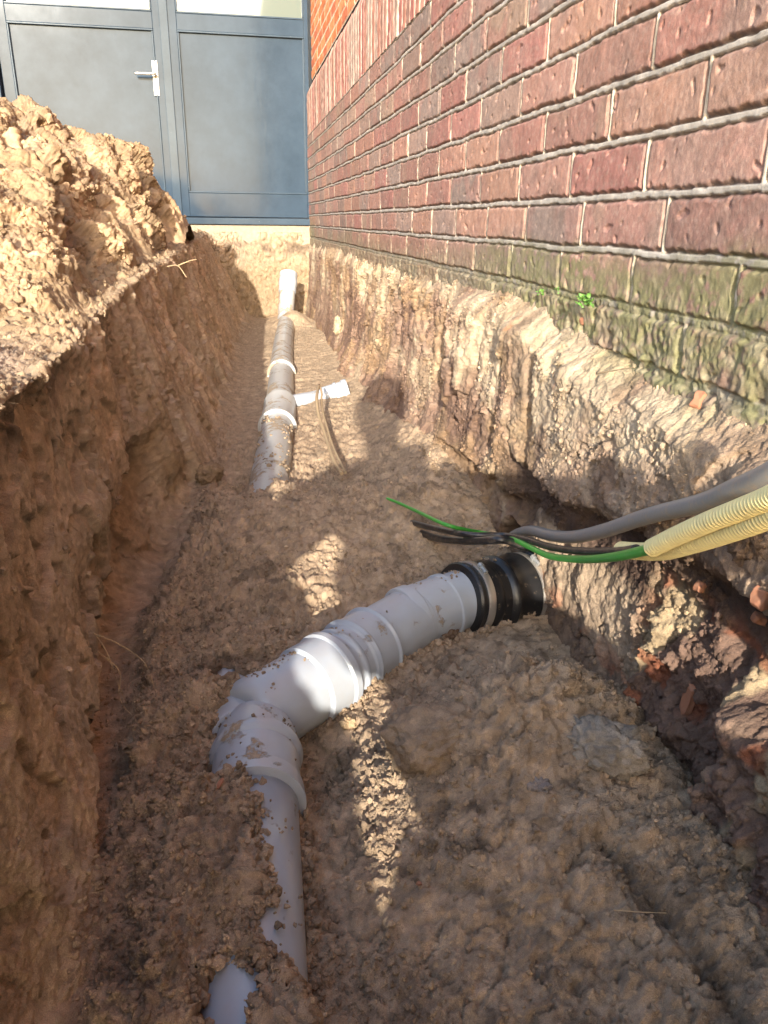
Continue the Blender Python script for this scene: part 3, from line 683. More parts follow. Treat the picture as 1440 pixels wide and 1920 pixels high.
# far run
fp = thing('drain_pipe', 'long grey drain pipe running away down the trench towards the door, half buried in sand', 'pipe', (.1, 2.5, -.71))
ax = spline([(.045, 1.85, -.735), (.066, 2.15, -.722), (.098, 2.50, -.712), (.140, 2.99, -.708), (.190, 3.7, -.706), (.252, 4.6, -.700), (.345, 5.72, -.690)], 90)
pipe_obj('pipe', ax, R, fp, 'pipe_dirty')
def on_ax(y): i = np.argmin(abs(ax[:, 1]-y)); t = ax[min(i+1, 89)]-ax[i-1]; return ax[i], t/np.linalg.norm(t)
for y, Lh, lab in ((2.74, .36, 'wide wye fitting'), (3.80, .10, None)):
    p, t = on_ax(y)
    prof = [(0, R+.001), (.003, R+.012), (.014, R+.0135), (.022, R+.0135), (.028, R+.007), (Lh-.02, R+.006), (Lh-.012, R+.009), (Lh-.004, R+.009), (Lh, R+.001)]
    o = link('socket', profile_sweep(p, p+t, prof, 56, 'socket'), M['pipe_dirty'], fp); tag(o, lab)
# side branch of the wye
b0 = np.array([.165, 3.10, -.705]); b1 = at(598, 747, Z=-.700); b2 = at(646, 732, Z=-.668); tb = (b2-b1)/np.linalg.norm(b2-b1)
bl_ = np.linalg.norm(b2-b0); 
br = link('side_branch', sweep(spline([b0, b0+(b1-b0)*.5, b1, b2], 24), .036, 40, 'side_branch'), M['pipe'], fp)
link('socket', profile_sweep(b1+tb*.02, b2, [(0, .036), (.003, .041), (.05, .041), (.053, .045), (.064, .045), (.067, .041), (.085, .041), (.088, .046), (.105, .046), (.11, .043)], 40, 'socket'), M['pipe'], br)
# far upright bend
ub = thing('pipe_bend', 'clean light grey pipe end rising from the sand below the far door', 'pipe', (.41, 5.9, -.5))
u0 = at(537, 575, Y=5.85); u1 = at(541, 513, Y=5.98)
q0 = u0+np.array([-.02, -.12, -.10]); pth = spline([q0+np.array([-.03, -.25, -.05]), q0, u0+(u1-u0)*.25, u1], 40)
pipe_obj('pipe', pth, .0575, ub, 'pipe_dirty')
tt = (u1-pth[-8]); tt /= np.linalg.norm(tt); Lu = .17
link('socket', profile_sweep(u1-tt*.15, u1, [(0, .058), (.004, .064), (.055, .064), (.06, .0675), (.10, .0675), (.105, .0645), (.15, .0645), (.155, .060)], 48, 'socket'), M['pipe'], ub)

# near tee with its branches
R = .0575
tz = -.712
J = np.array([-.005, .955, tz-.004]); A = at(468, 1352, Z=tz); Bp = at(608, 1268, Z=tz)
tee = thing('pipe_fitting', 'big grey tee fitting dusted with sand in the middle of the trench floor', 'pipe fitting', tuple(J))
dirT = (Bp-A)/np.linalg.norm(Bp-A); LT = np.linalg.norm(Bp-A)
RT = .063
prof = [(-.006, .02), (-.005, RT-.014), (.001, RT-.005), (.012, RT), (LT-.05, RT), (LT-.045, RT+.006), (LT+.0, RT+.006), (LT+.004, RT+.010), (LT+.016, RT+.010), (LT+.020, RT+.003), (LT+.03, RT)]
o = link('body', profile_sweep(A, Bp, prof, 72, 'body'), M['pipe'], tee)
C0 = at(648, 1240, Z=tz)
link('inlet', sweep(spline([(-.055, 1.30, -.82), (-.052, 1.16, -.765), (-.045, 1.07, -.745), (-.02, .97, -.728)], 30), R, 48, 'inlet'), M['pipe'], tee)
# leg towards the camera with two-ringed socket
RN = .0555
S0 = np.array([-.006, .955, tz-.004]); S1 = np.array([-.028, .40, tz-.020]); ts = (S1-S0)/np.linalg.norm(S1-S0)
RS = .0595
prof = [(-.03, .05), (.0, RS-.001), (.028, RS), (.030, RS+.005), (.038, RS+.007), (.046, RS+.005), (.050, RS+.001), (.105, RS+.001), (.108, RS+.005), (.128, RS+.007), (.134, RS+.007), (.137, RN+.001)]
link('socket', profile_sweep(S0, S1, prof, 72, 'socket'), M['pipe'], tee)
npipe = thing('drain_pipe', 'grey drain pipe leaving the tee towards the bottom edge of the photo, mostly under soil', 'pipe', (0, .6, -.73))
pipe_obj('pipe', [S0+ts*.10, S0+ts*.3, S1, S1+ts*.5], RN, npipe, 'pipe', 72)
# bend pieces up to the wall
R = .0600
Dp = at(702, 1204, Z=-.712); E0 = at(780, 1156, Z=-.708); E1 = at(866, 1124, Z=-.706); G0 = at(932, 1112, Z=-.703); G1 = at(990, 1108, X=.578)
bend = thing('pipe_bend', 'grey bend with raised rings between the tee and the black rubber coupling', 'pipe bend', tuple(Dp))
path = resample(spline([Bp-dirT*.01, C0, Dp, (Dp+E0)/2, E0], 200), 160)[0]
dl = np.concatenate([[0], np.cumsum(np.linalg.norm(np.diff(path, axis=0), axis=1))]); LB = dl[-1]
rad = np.full(160, R+.0015)
def bumpr(c0, w_, h): rad[:] = np.maximum(rad, R+.0015+h*np.clip(1.6-np.abs(dl-c0)/w_*1.6, 0, 1))
rad += .005*sst(.075, .078, dl)*(1-sst(.145, .149, dl))
for c0, w_, h in ((.052, .007, .005), (.084, .006, .0095), (.141, .007, .0095)): bumpr(c0, w_, h)
rad[dl > LB-.008] = R-.001
o = link('bend', sweep(path, rad, 72, 'bend'), M['pipe'], bend)
sp_ = thing('pipe_sleeve', 'short straight grey pipe piece with a raised ring entering the black coupling', 'pipe', tuple(E0))
ts2 = (E1-E0)/np.linalg.norm(E1-E0); LS = np.linalg.norm(E1-E0)
prof = [(-.035, R-.002), (-.033, R+.004), (-.028, R+.0055), (-.010, R+.0055), (-.006, R+.002), (LS*.55, R+.002), (LS*.57, R+.0055), (LS*.57+.007, R+.0055), (LS*.57+.011, R), (LS+.06, R)]
link('pipe', profile_sweep(E0, E1, prof, 72, 'pipe'), M['pipe'], sp_)
# black rubber coupling with steel clamps
cp = thing('rubber_coupling', 'black rubber coupling with two steel clamps where the pipe enters the foundation', 'coupling', tuple(G0))
tc_ = (G1-E1)/np.linalg.norm(G1-E1); Lc = np.linalg.norm(G1-E1); rc = R+.0115
prof = [(-.012, R), (-.011, rc+.001), (-.006, rc+.004), (.000, rc+.002), (.034, rc+.001), (.038, rc+.003), (.048, rc+.003), (.052, rc+.0005), (.070, rc+.002), (.076, rc+.009), (.084, rc+.0115), (.092, rc+.008), (.100, rc+.007), (Lc-.055, rc+.008), (Lc-.046, rc+.013), (Lc-.040, rc+.013), (Lc-.036, rc+.009), (Lc-.012, rc+.009), (Lc-.006, rc+.014), (Lc+.008, rc+.014), (Lc+.012, rc), (Lc+.10, rc-.004)]
sv = link('sleeve', profile_sweep(E1, G1, prof, 80, 'sleeve'), M['rubber'], cp)
upv = np.array([0, 0, 1.])
def clamp(s0, rr):
    cl = link('hose_clamp', profile_sweep(E1, G1, [(s0, rr-.002), (s0, rr+.0015), (s0+.0015, rr+.0022), (s0+.0155, rr+.0022), (s0+.017, rr+.0015), (s0+.017, rr-.002)], 80, 'hose_clamp', caps=False), M['steel'], cp)
    p = E1+tc_*(s0+.007); side_ = np.cross(tc_, upv); side_ /= np.linalg.norm(side_); u2 = np.cross(side_, tc_)
    rd = u2*.93-side_*-.36; rd = rd/np.linalg.norm(rd); c0 = p+rd*(rr+.007); tg = np.cross(tc_, rd)
    link('screw', sweep([c0-tg*.014, c0-tg*.006, c0-tg*.0059, c0+tg*.010], [.0062, .0062, .0045, .0045], 10, 'screw', flat=True), M['steel_worn'], cl)
clamp(.008, rc+.0025); clamp(Lc-.036, rc+.0105)

# ------------------------------------------------------------------ CABLES
def cable(name, pts, r, m, label, cat, group=None, n=120, taper=None):
    p = spline(pts, n); rr = np.full(n, r) if taper is None else taper(np.linspace(0, 1, n))*r
    o = link(name, sweep(p, rr, 20, name), M[m]); return tag(o, label, cat, group)
z5 = lambda x, y: (700+x*.5139, 850+y*.5137)
def zc(x, y, **k): return at(*z5(x, y), **k)
cable('power_cable', [(.66, 1.47, -.68), (.60, 1.43, -.63), zc(505, 312, X=.555), zc(528, 292, X=.545), zc(580, 283, X=.54), zc(650, 300, X=.535), zc(735, 305, X=.530), zc(850, 280, X=.528), zc(1000, 230, X=.526), zc(1200, 180, X=.522), zc(1320, 130, X=.515), zc(1440, 78, X=.505), zc(1600, -20, X=.50)], .0114, 'cable_grey', 'thick dull grey cable, highest of the bundle crossing the hole in the wall', 'cable', taper=lambda t: .85+.2*t)
cable('power_cable', [zc(60, 228, Z=-.69), zc(110, 243, Z=-.66), zc(200, 268, Z=-.625), zc(340, 296, X=.43), zc(480, 300, X=.50), zc(560, 315, X=.51), zc(650, 343, X=.505), zc(770, 358, X=.49), zc(900, 358, X=.475), zc(960, 350, X=.465)], .0062, 'cable_black', 'thin black cable running from the soil into the lower cream conduit', 'cable')
cable('power_cable', [zc(90, 262, Z=-.70), zc(140, 275, Z=-.672), zc(225, 308, Z=-.645), zc(340, 320, Z=-.605), zc(470, 316, X=.47), zc(560, 330, X=.56), (.62, 1.42, -.585)], .0078, 'cable_black', 'dusty black cable lying lowest on the soil left of the hole', 'cable')
cable('earth_wire', [zc(50, 165, Z=-.612), zc(90, 180, Z=-.610), zc(160, 212, Z=-.60), zc(270, 262, X=.40), zc(400, 291, X=.49), zc(490, 305, X=.505), zc(570, 342, X=.50), zc(645, 375, X=.49), zc(760, 387, X=.475), zc(880, 378, X=.46), zc(1000, 352, X=.453), zc(1032, 342, X=.453)], .0050, 'cable_green', 'bright green wire hanging from the cream conduit to the soil', 'wire', taper=lambda t: .62+.75*t)
def conduit(name, pts, r, label, n=900):
    p = spline(pts, 400); p, Lg = resample(p, n); s = np.linspace(0, Lg, n)
    rr = r*(1+.07*np.clip(np.cos(2*pi*s/.0062)*1.6, -1, 1))
    return tag(link(name, sweep(p, rr, 28, name), M['conduit']), label, 'conduit')
conduit('cable_conduit', [zc(1018, 345, X=.452), zc(1100, 305, X=.45), zc(1220, 252, X=.445), zc(1340, 205, X=.44), zc(1440, 165, X=.435), zc(1600, 90, X=.42)], .0100, 'cream ribbed conduit, upper one, ending over the green wire')
conduit('cable_conduit', [zc(905, 352, X=.485), zc(980, 358, X=.480), zc(1060, 356, X=.475), zc(1160, 330, X=.468), zc(1300, 285, X=.460), zc(1440, 232, X=.45), zc(1600, 150, X=.44)], .0105, 'cream ribbed conduit, lower one, holding the black cable')

# looped strap beside the wye and roots
def root(pts, r, label, cat='root', name='root', m='root', taper=.4, group=None):
    p = spline(pts, 40); o = link(name, sweep(p, np.linspace(r, r*taper, 40), 8, name, wob=.0006), M[m]); return tag(o, label, cat, group)
root([at(598, 722, Z=-.60), at(594, 745, Z=-.60), at(597, 775, Z=-.625), at(610, 815, Z=-.64), at(625, 860, Z=-.635), at(641, 888, Z=-.64)], .0058, 'grey weathered strap looping over the side branch of the far pipe', 'strap', 'strap', taper=.9)
root([at(598, 722, Z=-.60), at(603, 735, Z=-.61), at(604, 765, Z=-.64), at(622, 830, Z=-.65), at(640, 870, Z=-.645), at(648, 886, Z=-.645)], .0042, 'thinner grey strand lying beside the looping strap', 'strap', 'strap', taper=.9)
rg = 'thin roots sticking out of the trench side'
root([(-.235, 1.06, -.575), (-.20, 1.05, -.59), (-.165, 1.04, -.62), (-.15, 1.02, -.66)], .0012, 'thin root curling out of the left trench side above the lower roots', group=rg)
root([(-.235, 1.07, -.58), (-.215, 1.04, -.60), (-.205, 1.03, -.64), (-.19, 1.02, -.69)], .0010, 'thin root hanging straight down the left trench side hollow', group=rg)
root([(-.23, 1.05, -.60), (-.20, 1.03, -.625), (-.20, 1.01, -.66), (-.175, 1.0, -.70)], .0009, 'short fine root low in the left trench side hollow', group=rg)
root([at(1068, 1499, Z=-.665), at(1095, 1503, Z=-.66), at(1130, 1507, Z=-.66), at(1160, 1513, Z=-.662)], .0011, 'pale straw-like root lying on the soil right of the trench centre')
root([at(1150, 1706, Z=-.63), at(1200, 1710, Z=-.625), at(1250, 1712, Z=-.63)], .0009, 'brown fine root across the crack at the lower right')
root([at(745, 828, Z=-.62), at(800, 829, Z=-.60), at(850, 842, X=.47)], .0016, 'fine root on the shaded soil beside the foundation')
root([at(1120, 700, X=.50), at(1150, 695, X=.50), at(1190, 688, X=.50)], .0014, 'thin dark twig on the pale crust of the foundation')
root([at(745, 505, X=.47), at(760, 496, X=.47), at(786, 500, X=.47)], .001, 'fine root low on the far crust')
root([(-.24, 3.0, -.16), (-.20, 2.95, -.155), (-.17, 2.9, -.19)], .003, 'pale broken root hanging over the left rim of the trench')
root([(-.20, 2.98, -.155), (-.16, 2.99, -.14), (-.135, 3.0, -.135)], .0025, 'pale root tip poking out from the left rim')

# ------------------------------------------------------------------ LOOSE LUMPS
import bmesh
def ico(sub):
    bm = bmesh.new(); bmesh.ops.create_icosphere(bm, subdivisions=sub, radius=1); bm.verts.ensure_lookup_table()
    V = np.array([v.co for v in bm.verts]); F = np.array([[v.index for v in f.verts] for f in bm.faces]); bm.free(); return V, F
IV, IF = ico(2); IV3, IF3 = ico(5)
IV1, IF1 = ico(1)
def lumps(name, pts, nor, size, col, mat_, label, cat, kind='stuff', sink=.25, IV=IV, IF=IF):
    n = len(pts); V = np.repeat(IV[None], n, 0); seedv = rng.uniform(0, 50, (n, 1, 3))
    q = V+seedv; dsp = 1+.5*nz(q, 1.3, 1)+.4*nz(q, 2.9, 2); V = V*dsp[..., None]
    V = V*rng.uniform(.6, 1.25, (n, 1, 3)); a = rng.uniform(0, 2*pi, n); ca, sa = np.cos(a)[:, None], np.sin(a)[:, None]
    V = np.stack([V[..., 0]*ca-V[..., 1]*sa, V[..., 0]*sa+V[..., 1]*ca, V[..., 2]], -1)*size[:, None, None]
    V += (pts-nor*0+nor*(size*(.45-sink))[:, None])[:, None]
    F_ = (IF[None]+(np.arange(n)*len(IV))[:, None, None]).reshape(-1, 3)
    cc = np.repeat(col[:, None], len(IV), 1)
    o = link(name, mesh(name, V.reshape(-1, 3), F_, False, cc), mat_); return tag(o, label, cat, kind=kind)
def pick(P, Nn, Cc, wgt, n):
    w_ = wgt.ravel().copy(); w_[w_ < 0] = 0; idx = rng.choice(len(w_), n, p=w_/w_.sum())
    return P.reshape(-1, 3)[idx], Nn.reshape(-1, 3)[idx], Cc.reshape(-1, 3)[idx]
# area weight
def area(P):
    du = np.gradient(P, axis=1); dv = np.gradient(P, axis=0); return np.linalg.norm(np.cross(du, dv), axis=-1)
Yq = GP[..., 1]; aw = area(GP)
wf = aw*GF*(Yq > .38)*(Yq < 2.3)*(GP[..., 0] < .62)*(.25+sst(-.1, .5, fbm(GP, 4, 3, 201.)))*(1.6-Yq*.6).clip(.1, 2)
p_, n_, c_ = pick(GP, GN, GC, wf, 42000)
sz = .0009+.0038*rng.power(.22, len(p_))
lumps('soil_crumbs', p_, n_, sz, c_*rng.uniform(.8, 1.2, (len(p_), 1)), M['earth'], 'loose brown soil crumbs strewn over the trench floor', 'soil', IV=IV1, IF=IF1)
wb = aw*GB*(Yq > .8)*(Yq < 3.5)*(GP[..., 0] > -1.0)+aw*GS*.12*(Yq > .4)*(Yq < 2)
p_, n_, c_ = pick(GP, GN, GC, wb, 3500)
sz = .0016+.006*rng.power(.25, len(p_))
lumps('sand_crumbs', p_, n_, sz, c_*rng.uniform(.8, 1.25, (len(p_), 1)), M['earth'], 'small dry sand crumbs on the left bank', 'sand')
ah = area(HPP)*(HED > .35)*(HPP[..., 1] > 1.5)*(HPP[..., 1] < 5)*(HPP[..., 0] > -1.4)*sst(-.3, .5, fbm(HPP, 4, 2, 205.))
p_, n_, c_ = pick(HPP, HNN, HCC, ah, 7000)
sz = .0025+.011*rng.power(.22, len(p_))
lumps('heap_crumbs', p_, n_, sz, c_*rng.uniform(.8, 1.25, (len(p_), 1)), M['earth'], 'sand crumbs and small clods lying on the heap', 'sand')
wq = area(FP)*(FP[..., 1] > .45)*(FP[..., 1] < 4)*(FP[..., 2] > -.75)*(FP[..., 2] < -.15)*(FP[..., 0] < .6)*sst(-.2, .4, fbm(FP, 6, 3, 207.))
p_, n_, c_ = pick(FP, FN, FC, wq, 14000); sz = .0010+.0042*rng.power(.25, len(p_))
lumps('crust_crumbs', p_, n_, sz, c_*rng.uniform(.8, 1.25, (len(p_), 1)), M['crust'], 'sand crumbs sticking to the buried foundation face', 'sand', IV=IV1, IF=IF1)
# crumbs banked against the pipes
def near_axis(a, b, r):
    a = np.array(a); b = np.array(b); Q_ = GP.reshape(-1, 3)-a; t = b-a; L_ = np.linalg.norm(t); t = t/L_; s_ = np.clip(Q_@t, 0, L_); return np.linalg.norm(Q_-s_[:, None]*t, axis=1)-r
dmin = np.minimum.reduce([near_axis(A, Bp, RT), near_axis(S0, S1, RN), near_axis(Bp, C0, RT), near_axis(C0, E0, R), near_axis(E0, G1, R+.008)])
wp = (aw*GF).ravel()*(dmin > -.006)*(dmin < .012)
p_, n_, c_ = pick(GP, GN, GC, wp, 5200); sz = .0012+.0058*rng.power(.3, len(p_))
lumps('edge_crumbs', p_+rng.normal(size=p_.shape)*.002, n_, sz, c_*rng.uniform(.8, 1.2, (len(p_), 1)), M['earth'], 'soil crumbs banked against the sides of the near grey pipes', 'soil', sink=.1)
# sand grains caught on the pipes
def on_pipe(a, b, r, n, th0=.2, th1=2.9, smin=.001, smax=.0035, bias=None):
    a = np.array(a); b = np.array(b); t = (b-a)/np.linalg.norm(b-a); s = rng.uniform(0, 1, n); N_ = np.cross(t, [0, 0, 1]); N_ /= np.linalg.norm(N_); B_ = np.cross(N_, t)
    if B_[2] < 0: B_ = -B_
    th = rng.uniform(th0, th1, n); nr = N_*np.cos(th)[:, None]+B_*np.sin(th)[:, None]
    p = a+(b-a)*s[:, None]+nr*r; keep = fbm(p, 14, 3, 303.) > rng.uniform(-.1, .5, n)
    return p[keep], nr[keep], (smin+(smax-smin)*rng.power(.5, n))[keep]
gp = [on_pipe(A, Bp, RT, 700, .9, 2.9, .0008, .0028), on_pipe(Bp, E0, R+.001, 350, 1.3, 2.9), on_pipe(E0, E1, R+.001, 160, 1.4, 2.9), on_pipe(S0, S0+ts*.12, RS+.001, 200, .8, 2.9, .0008, .0028),
      on_pipe(E1, G1, rc+.006, 120, 1.0, 2.9), on_pipe(ax[5], ax[40], R+.003, 500, .5, 2.6, .002, .006), on_pipe(S0+ts*.15, S1, R+.001, 160, .5, 2.6)]
pp = np.concatenate([g[0] for g in gp]); nn = np.concatenate([g[1] for g in gp]); ss = np.concatenate([g[2] for g in gp])
lumps('sand_grains', pp, nn, ss, np.array((.30, .23, .16))*rng.uniform(.7, 1.4, (len(pp), 1)), M['earth'], 'sand grains and crumbs caught on top of the grey pipes', 'sand')
# single big clods
def clod(loc, sc, label, col, cat='clod', name='soil_clod', rz=0, seed=0):
    V = IV3*1.0; q = V+seed*9.7; d_ = 1+.30*nz(q, .9, 1)+.16*nz(q, 2.2, 2)+.07*billow(q, 5, 3, 3)+.03*billow(q, 16, 2, 5)
    V = V*d_[:, None]; V = np.sign(V)*np.abs(V)**.8*np.array(sc); V += IV3*(.005*billow(V, 70, 3, seed, .7)+.004*billow(V, 30, 2, seed))[:, None]; c0, s0 = cos(rz), sin(rz)
    V = np.stack([V[:, 0]*c0-V[:, 1]*s0, V[:, 0]*s0+V[:, 1]*c0, V[:, 2]], -1)+np.array(loc)
    cc = np.array(col)*(1+.25*fbm(V, 30, 3, seed))[:, None]
    return tag(link(name, mesh(name, V, IF3, True, cc), M['earth']), label, cat)
clod(hit(815, 1385, GP), (.066, .056, .040), 'large smooth brown clod on the soil mound below the black coupling', (.32, .24, .165), rz=.4, seed=1)
clod(hit(1135, 1405, GP), (.052, .036, .030), 'greyish clod at the foot of the foundation, right of the mound', (.33, .28, .225), rz=-.5, seed=2)
clod(hit(392, 888, GP), (.035, .05, .028), 'rounded lump of sand stuck at the foot of the left trench side', (.30, .21, .13), seed=3)
clod(hit(835, 1190, GP), (.022, .02, .014), 'dark small clod leaning on the grey pipe beside the black coupling', (.18, .12, .08), seed=4)
clod(hit(1015, 1474, GP), (.012, .010, .005), 'small flat grey stone on the soil mound', (.33, .28, .25), 'stone', 'stone', seed=5)
clod(hit(1408, 1010, FP), (.02, .03, .03), 'rough brown lump sticking out behind the cream conduits', (.18, .12, .08), seed=6)
clod(hit(633, 612, FP), (.02, .05, .05), 'pale square lump of mortar low on the far foundation', (.42, .33, .22), 'lump', 'mortar_lump', seed=7)
clod(hit(655, 1353, GP), (.010, .010, .007), 'small sunlit clod below the ring of the grey pipe', (.45, .33, .2), seed=8)
# orange brick chips
def chip(loc, s, label, rz, ry, seed):
    V = IV*1.0; V = np.sign(V)*np.abs(V)**.6; V = V*(1+.35*nz(V+seed*3.3, 1.2, 1))[:, None]*np.array(s)
    mm_ = Matrix.Rotation(rz, 3, 'Z')@Matrix.Rotation(ry, 3, 'Y')
    V = np.array([mm_@Vector(v) for v in V])+np.array(loc)
    return tag(link('brick_chip', mesh('brick_chip', V, IF, False), M['orange']), label, 'brick chip')
chip(hit(421, 1436, GP), (.004, .012, .002), 'thin orange sliver on the soil left of the tee, upper one', .9, .3, 1)
chip(hit(413, 1468, GP), (.003, .009, .002), 'thin orange sliver on the soil left of the tee, lower one', -.4, .2, 2)
chip(hit(1311, 752, FP), (.008, .009, .012), 'orange broken brick piece stuck in the pale crust under the mossy course', .4, .5, 3)
chip(hit(786, 1657, GP), (.003, .003, .002), 'tiny orange brick crumb on the soil at the bottom centre', .4, .1, 4)
chip(hit(1098, 602, FP), (.008, .012, .008), 'reddish brick fragment beside the green weed', .2, .3, 5)
chip(hit(1428, 1120, FP), (.010, .010, .013), 'bright orange brick stump at the right edge below the conduits', .3, .2, 6)
chip(hit(1425, 1160, FP), (.010, .009, .007), 'orange brick stump under the other one at the right edge', -.2, .2, 7)
chip(hit(1312, 1100, FP), (.006, .008, .008), 'orange brick spot in the dark broken masonry left of the edge stumps', .1, .4, 8)
chip(hit(1290, 1310, FP), (.006, .010, .025), 'long dull orange brick patch low in the shaded foundation', .1, .1, 9)

# weeds
def weed(loc, n, s, label):
    V, F_ = [], []
    for i in range(n):
        a = rng.uniform(0, 2*pi); rr = rng.uniform(.1, 1)*s; base = np.array(loc)+np.array([-abs(cos(a))*rr*.6, sin(a)*rr, rng.uniform(-.1, .5)*s])
        d1 = np.array([-abs(rng.normal()), rng.normal(), abs(rng.normal())+.3]); d1 /= np.linalg.norm(d1); L_ = rng.uniform(.25, .5)*s*.8
        sd = np.cross(d1, rng.normal(size=3)); sd /= np.linalg.norm(sd); nn_ = np.cross(d1, sd)
        k = len(V); pr = [(0, .04), (.25, .28), (.55, .36), (.8, .22), (1, 0.02)]
        for t, w_ in pr:
            c0 = base+d1*L_*t+nn_*L_*.15*sin(t*2.5); V += [c0-sd*w_*L_, c0+nn_*w_*L_*.3, c0+sd*w_*L_]
        for j in range(4):
            for e in range(2): F_.append((k+j*3+e, k+j*3+e+1, k+j*3+e+4, k+j*3+e+3))
    return tag(link('weed', mesh('weed', V, F_, True), M['leaf']), label, 'weed')
weed(at(1105, 573, X=.578), 60, .027, 'bright green leafy weed growing at the foot of the brick wall')
weed(at(1020, 552, X=.585), 14, .020, 'tiny green sprout left of the larger weed at the brick base')
weed(at(1048, 548, X=.585), 10, .014, 'smallest green sprout just left of the larger weed')
#PART4
# ------------------------------------------------------------------ THE PHOTOGRAPHER, crouching behind the camera (throws the shadow)
hS = np.cross(SD, [0, 0, 1.]); hS /= np.linalg.norm(hS); vS = np.cross(hS, SD)
def pq(p, q, Yv): b = p*hS+q*vS; return b+SD*((Yv-b[1])/SD[1])
def skin(name, pts, edges, rad, mat_, parent=None, sub=2, root=0):
    bm = bmesh.new(); lay = bm.verts.layers.skin.verify(); vs = [bm.verts.new(tuple(map(float, p))) for p in pts]
    for a, b in edges: bm.edges.new((vs[a], vs[b]))
    for i, v in enumerate(vs):
        r = rad[i]; v[lay].radius = (r, r) if np.isscalar(r) else r; v[lay].use_root = (i == root)
    me = bpy.data.meshes.new(name); bm.to_mesh(me); bm.free()
    o = link(name, me, mat_, parent); md = o.modifiers.new('Skin', 'SKIN'); md.use_smooth_shade = True; md.branch_smoothing = .6
    s_ = o.modifiers.new('Subdivision', 'SUBSURF'); s_.levels = sub; s_.render_levels = sub; return o
person = thing('person', 'crouching photographer in dark jacket with phone, whose shadow falls over the trench floor', 'person', (.05, -.45, -.74))
J_ = {}
def jt(n, p, r): J_[n] = (np.array(p, float), r)
jt('pelvis', pq(.215, -.47, -.52), .155); jt('belly', pq(.105, -.33, -.50), .150); jt('chest', pq(-.02, -.175, -.46), .165); jt('upper', pq(-.035, -.075, -.43), .13)
jt('neck', pq(-.075, .005, -.40), .062); jt('head0', pq(-.095, .075, -.37), .088); jt('head1', pq(-.11, .145, -.355), .112); jt('head2', pq(-.115, .205, -.36), .075)
jt('shL', pq(-.22, -.115, -.42), .080); jt('elL', pq(-.30, -.215, -.24), .070); jt('wrL', pq(-.09, -.085, -.075), .032); jt('paL', pq(-.045, -.050, -.045), .034)
jt('shR', pq(.15, -.115, -.44), .075); jt('elR', pq(.36, -.088, -.36), .050); jt('wrR', pq(.575, -.060, -.25), .034); jt('paR', (.565, -.17, .020), .030)
jt('hipL', pq(.15, -.565, -.50), .090); jt('knL', pq(.05, -.665, -.12), .070); jt('anL', (-.02, -.52, -.665), .045); jt('ftL', (-.03, -.40, -.70), .036)
jt('hipR', pq(.26, -.47, -.48), .110); jt('knR', pq(.425, -.405, -.20), .082); jt('anR', (.39, -.34, -.66), .046); jt('ftR', (.40, -.20, -.705), .036)
nm_ = list(J_); ix = {n: i for i, n in enumerate(nm_)}
ch = [('pelvis', 'belly'), ('belly', 'chest'), ('chest', 'upper'), ('upper', 'neck'), ('neck', 'head0'), ('head0', 'head1'), ('head1', 'head2'), ('upper', 'shL'), ('shL', 'elL'), ('elL', 'wrL'), ('wrL', 'paL'),
      ('upper', 'shR'), ('shR', 'elR'), ('elR', 'wrR'), ('wrR', 'paR'), ('pelvis', 'hipL'), ('hipL', 'knL'), ('knL', 'anL'), ('anL', 'ftL'), ('pelvis', 'hipR'), ('hipR', 'knR'), ('knR', 'anR'), ('anR', 'ftR')]
pts = [J_[n][0] for n in nm_]; rd = [J_[n][1]*.9 for n in nm_]; ed = [(ix[a], ix[b]) for a, b in ch]
def fingers(palm, dirs, lens, bend_, r0=.0085):
    for d, l in zip(dirs, lens):
        d = np.array(d, float); d /= np.linalg.norm(d); k = len(pts); b_ = np.array(bend_, float)
        a = J_[palm][0]+d*.022; pts.extend([a, a+d*l*.5, a+d*l*.8+b_*l*.22, a+d*l+b_*l*.5]); rd.extend([r0, r0, r0*.9, r0*.75])
        ed.extend([(ix[palm], k), (k, k+1), (k+1, k+2), (k+2, k+3)])
fingers('paR', [(.05, .35, .9), (.03, .6, .75), (.03, .8, .5), (.05, .95, .25), (.1, .0, 1)], [.07, .078, .074, .06, .05], (.15, .1, 0))
fingers('paL', [(.9, .1, .35), (.95, .1, .1), (.95, .1, -.12), (.9, .1, -.35), (.4, .3, .8)], [.06, .066, .06, .05, .045], (.2, .25, 0))
body = skin('body', pts, ed, rd, M['skin'], person)
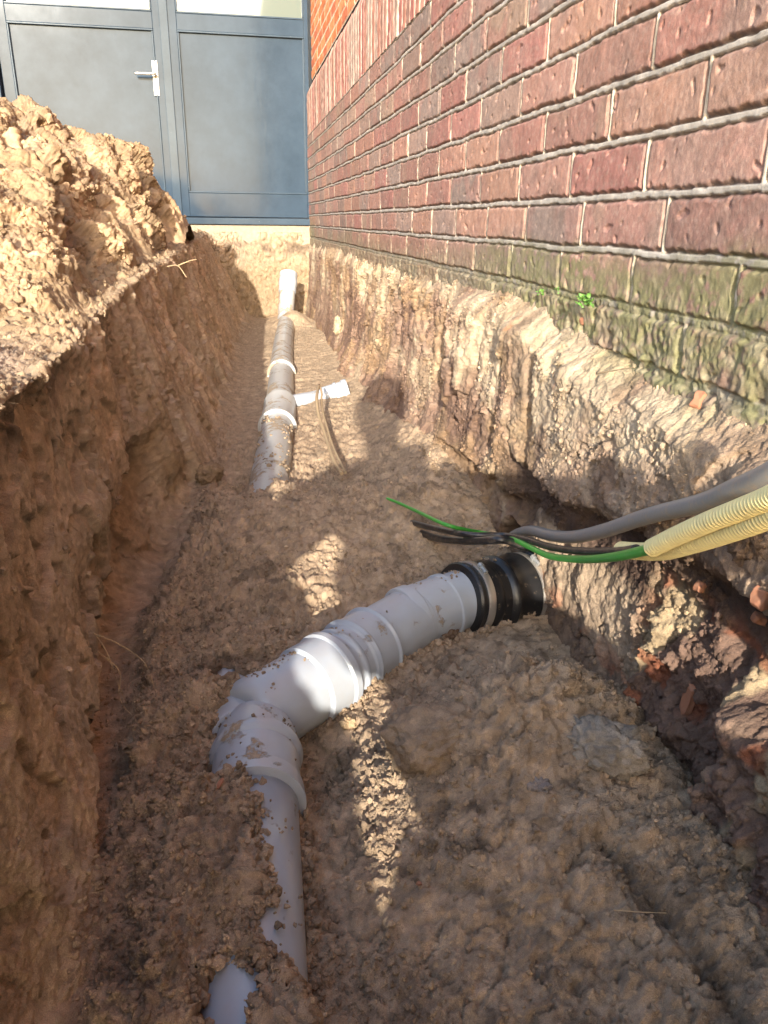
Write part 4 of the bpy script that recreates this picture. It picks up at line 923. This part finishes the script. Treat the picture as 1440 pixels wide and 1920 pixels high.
def sub_skin(name, names, rs, mat_, label=None, par=None):
    i2 = {n: i for i, n in enumerate(names)}
    e2 = [(i2[a], i2[b]) for a, b in ch if a in i2 and b in i2]
    return tag(skin(name, [J_[n][0] if n in J_ else None for n in names], e2, [J_[n][1]*rs for n in names], mat_, par or person), label)
J_['wrLc'] = (J_['wrL'][0]*.85+J_['elL'][0]*.15, .040); J_['wrRc'] = (J_['wrR'][0]*.85+J_['elR'][0]*.15, .042)
ch += [('elL', 'wrLc'), ('elR', 'wrRc')]
sub_skin('jacket', ['pelvis', 'belly', 'chest', 'upper', 'shL', 'elL', 'wrLc', 'shR', 'elR', 'wrRc'], 1.06, M['cloth_dark'])
sub_skin('trousers', ['pelvis', 'hipL', 'knL', 'anL', 'hipR', 'knR', 'anR'], 1.05, M['cloth_jean'])
for n in ('L', 'R'):
    a, b = J_['an'+n][0], J_['ft'+n][0]; tip = b+(b-a)*np.array([.6, .6, 0])+np.array([0, .02, -.006])
    skin('boot', [a+np.array([0, 0, .05]), a+np.array([0, -.02, -.02]), b, tip], [(0, 1), (1, 2), (2, 3)], [.05, .046, .042, .034], M['boot'], person, root=1)
hd = J_['head1'][0]
V = IV3*np.array([.098, .112, .118]); V = V+hd+np.array([0, -.018, .022]); keepz = V[:, 2]
hair = link('hair', mesh('hair', V+(.006*nz(V, 40, 2))[:, None]*IV3, IF3, True), M['hair'], person)
for sx in (-1, 1):
    e = IV*np.array([.011, .006, .008])+hd+np.array([sx*.033, .098, -.005]); link('eye', mesh('eye', e, IF, True), M['steel_worn'], body)
nv = IV*np.array([.013, .022, .024])+hd+np.array([0, .105, -.028]); link('nose', mesh('nose', nv, IF, True), M['skin'], body)
# phone, its lens just behind the viewpoint
ph = thing('smartphone', 'black smartphone held up by the photographer', 'phone', (0, 0, 0))
mb = MB(); mb.box(-.022, .054, -.140, .016, -.0085, -.0005, .003); o = mb.build('phone_body', M['phone'], ph)
Rm = Matrix(((cr[0], cu[0], -cf[0]), (cr[1], cu[1], -cf[1]), (cr[2], cu[2], -cf[2])))
for v in o.data.vertices: v.co = Rm@(Vector((v.co.x, v.co.y, -v.co.z))+Vector((0, 0, .004)))
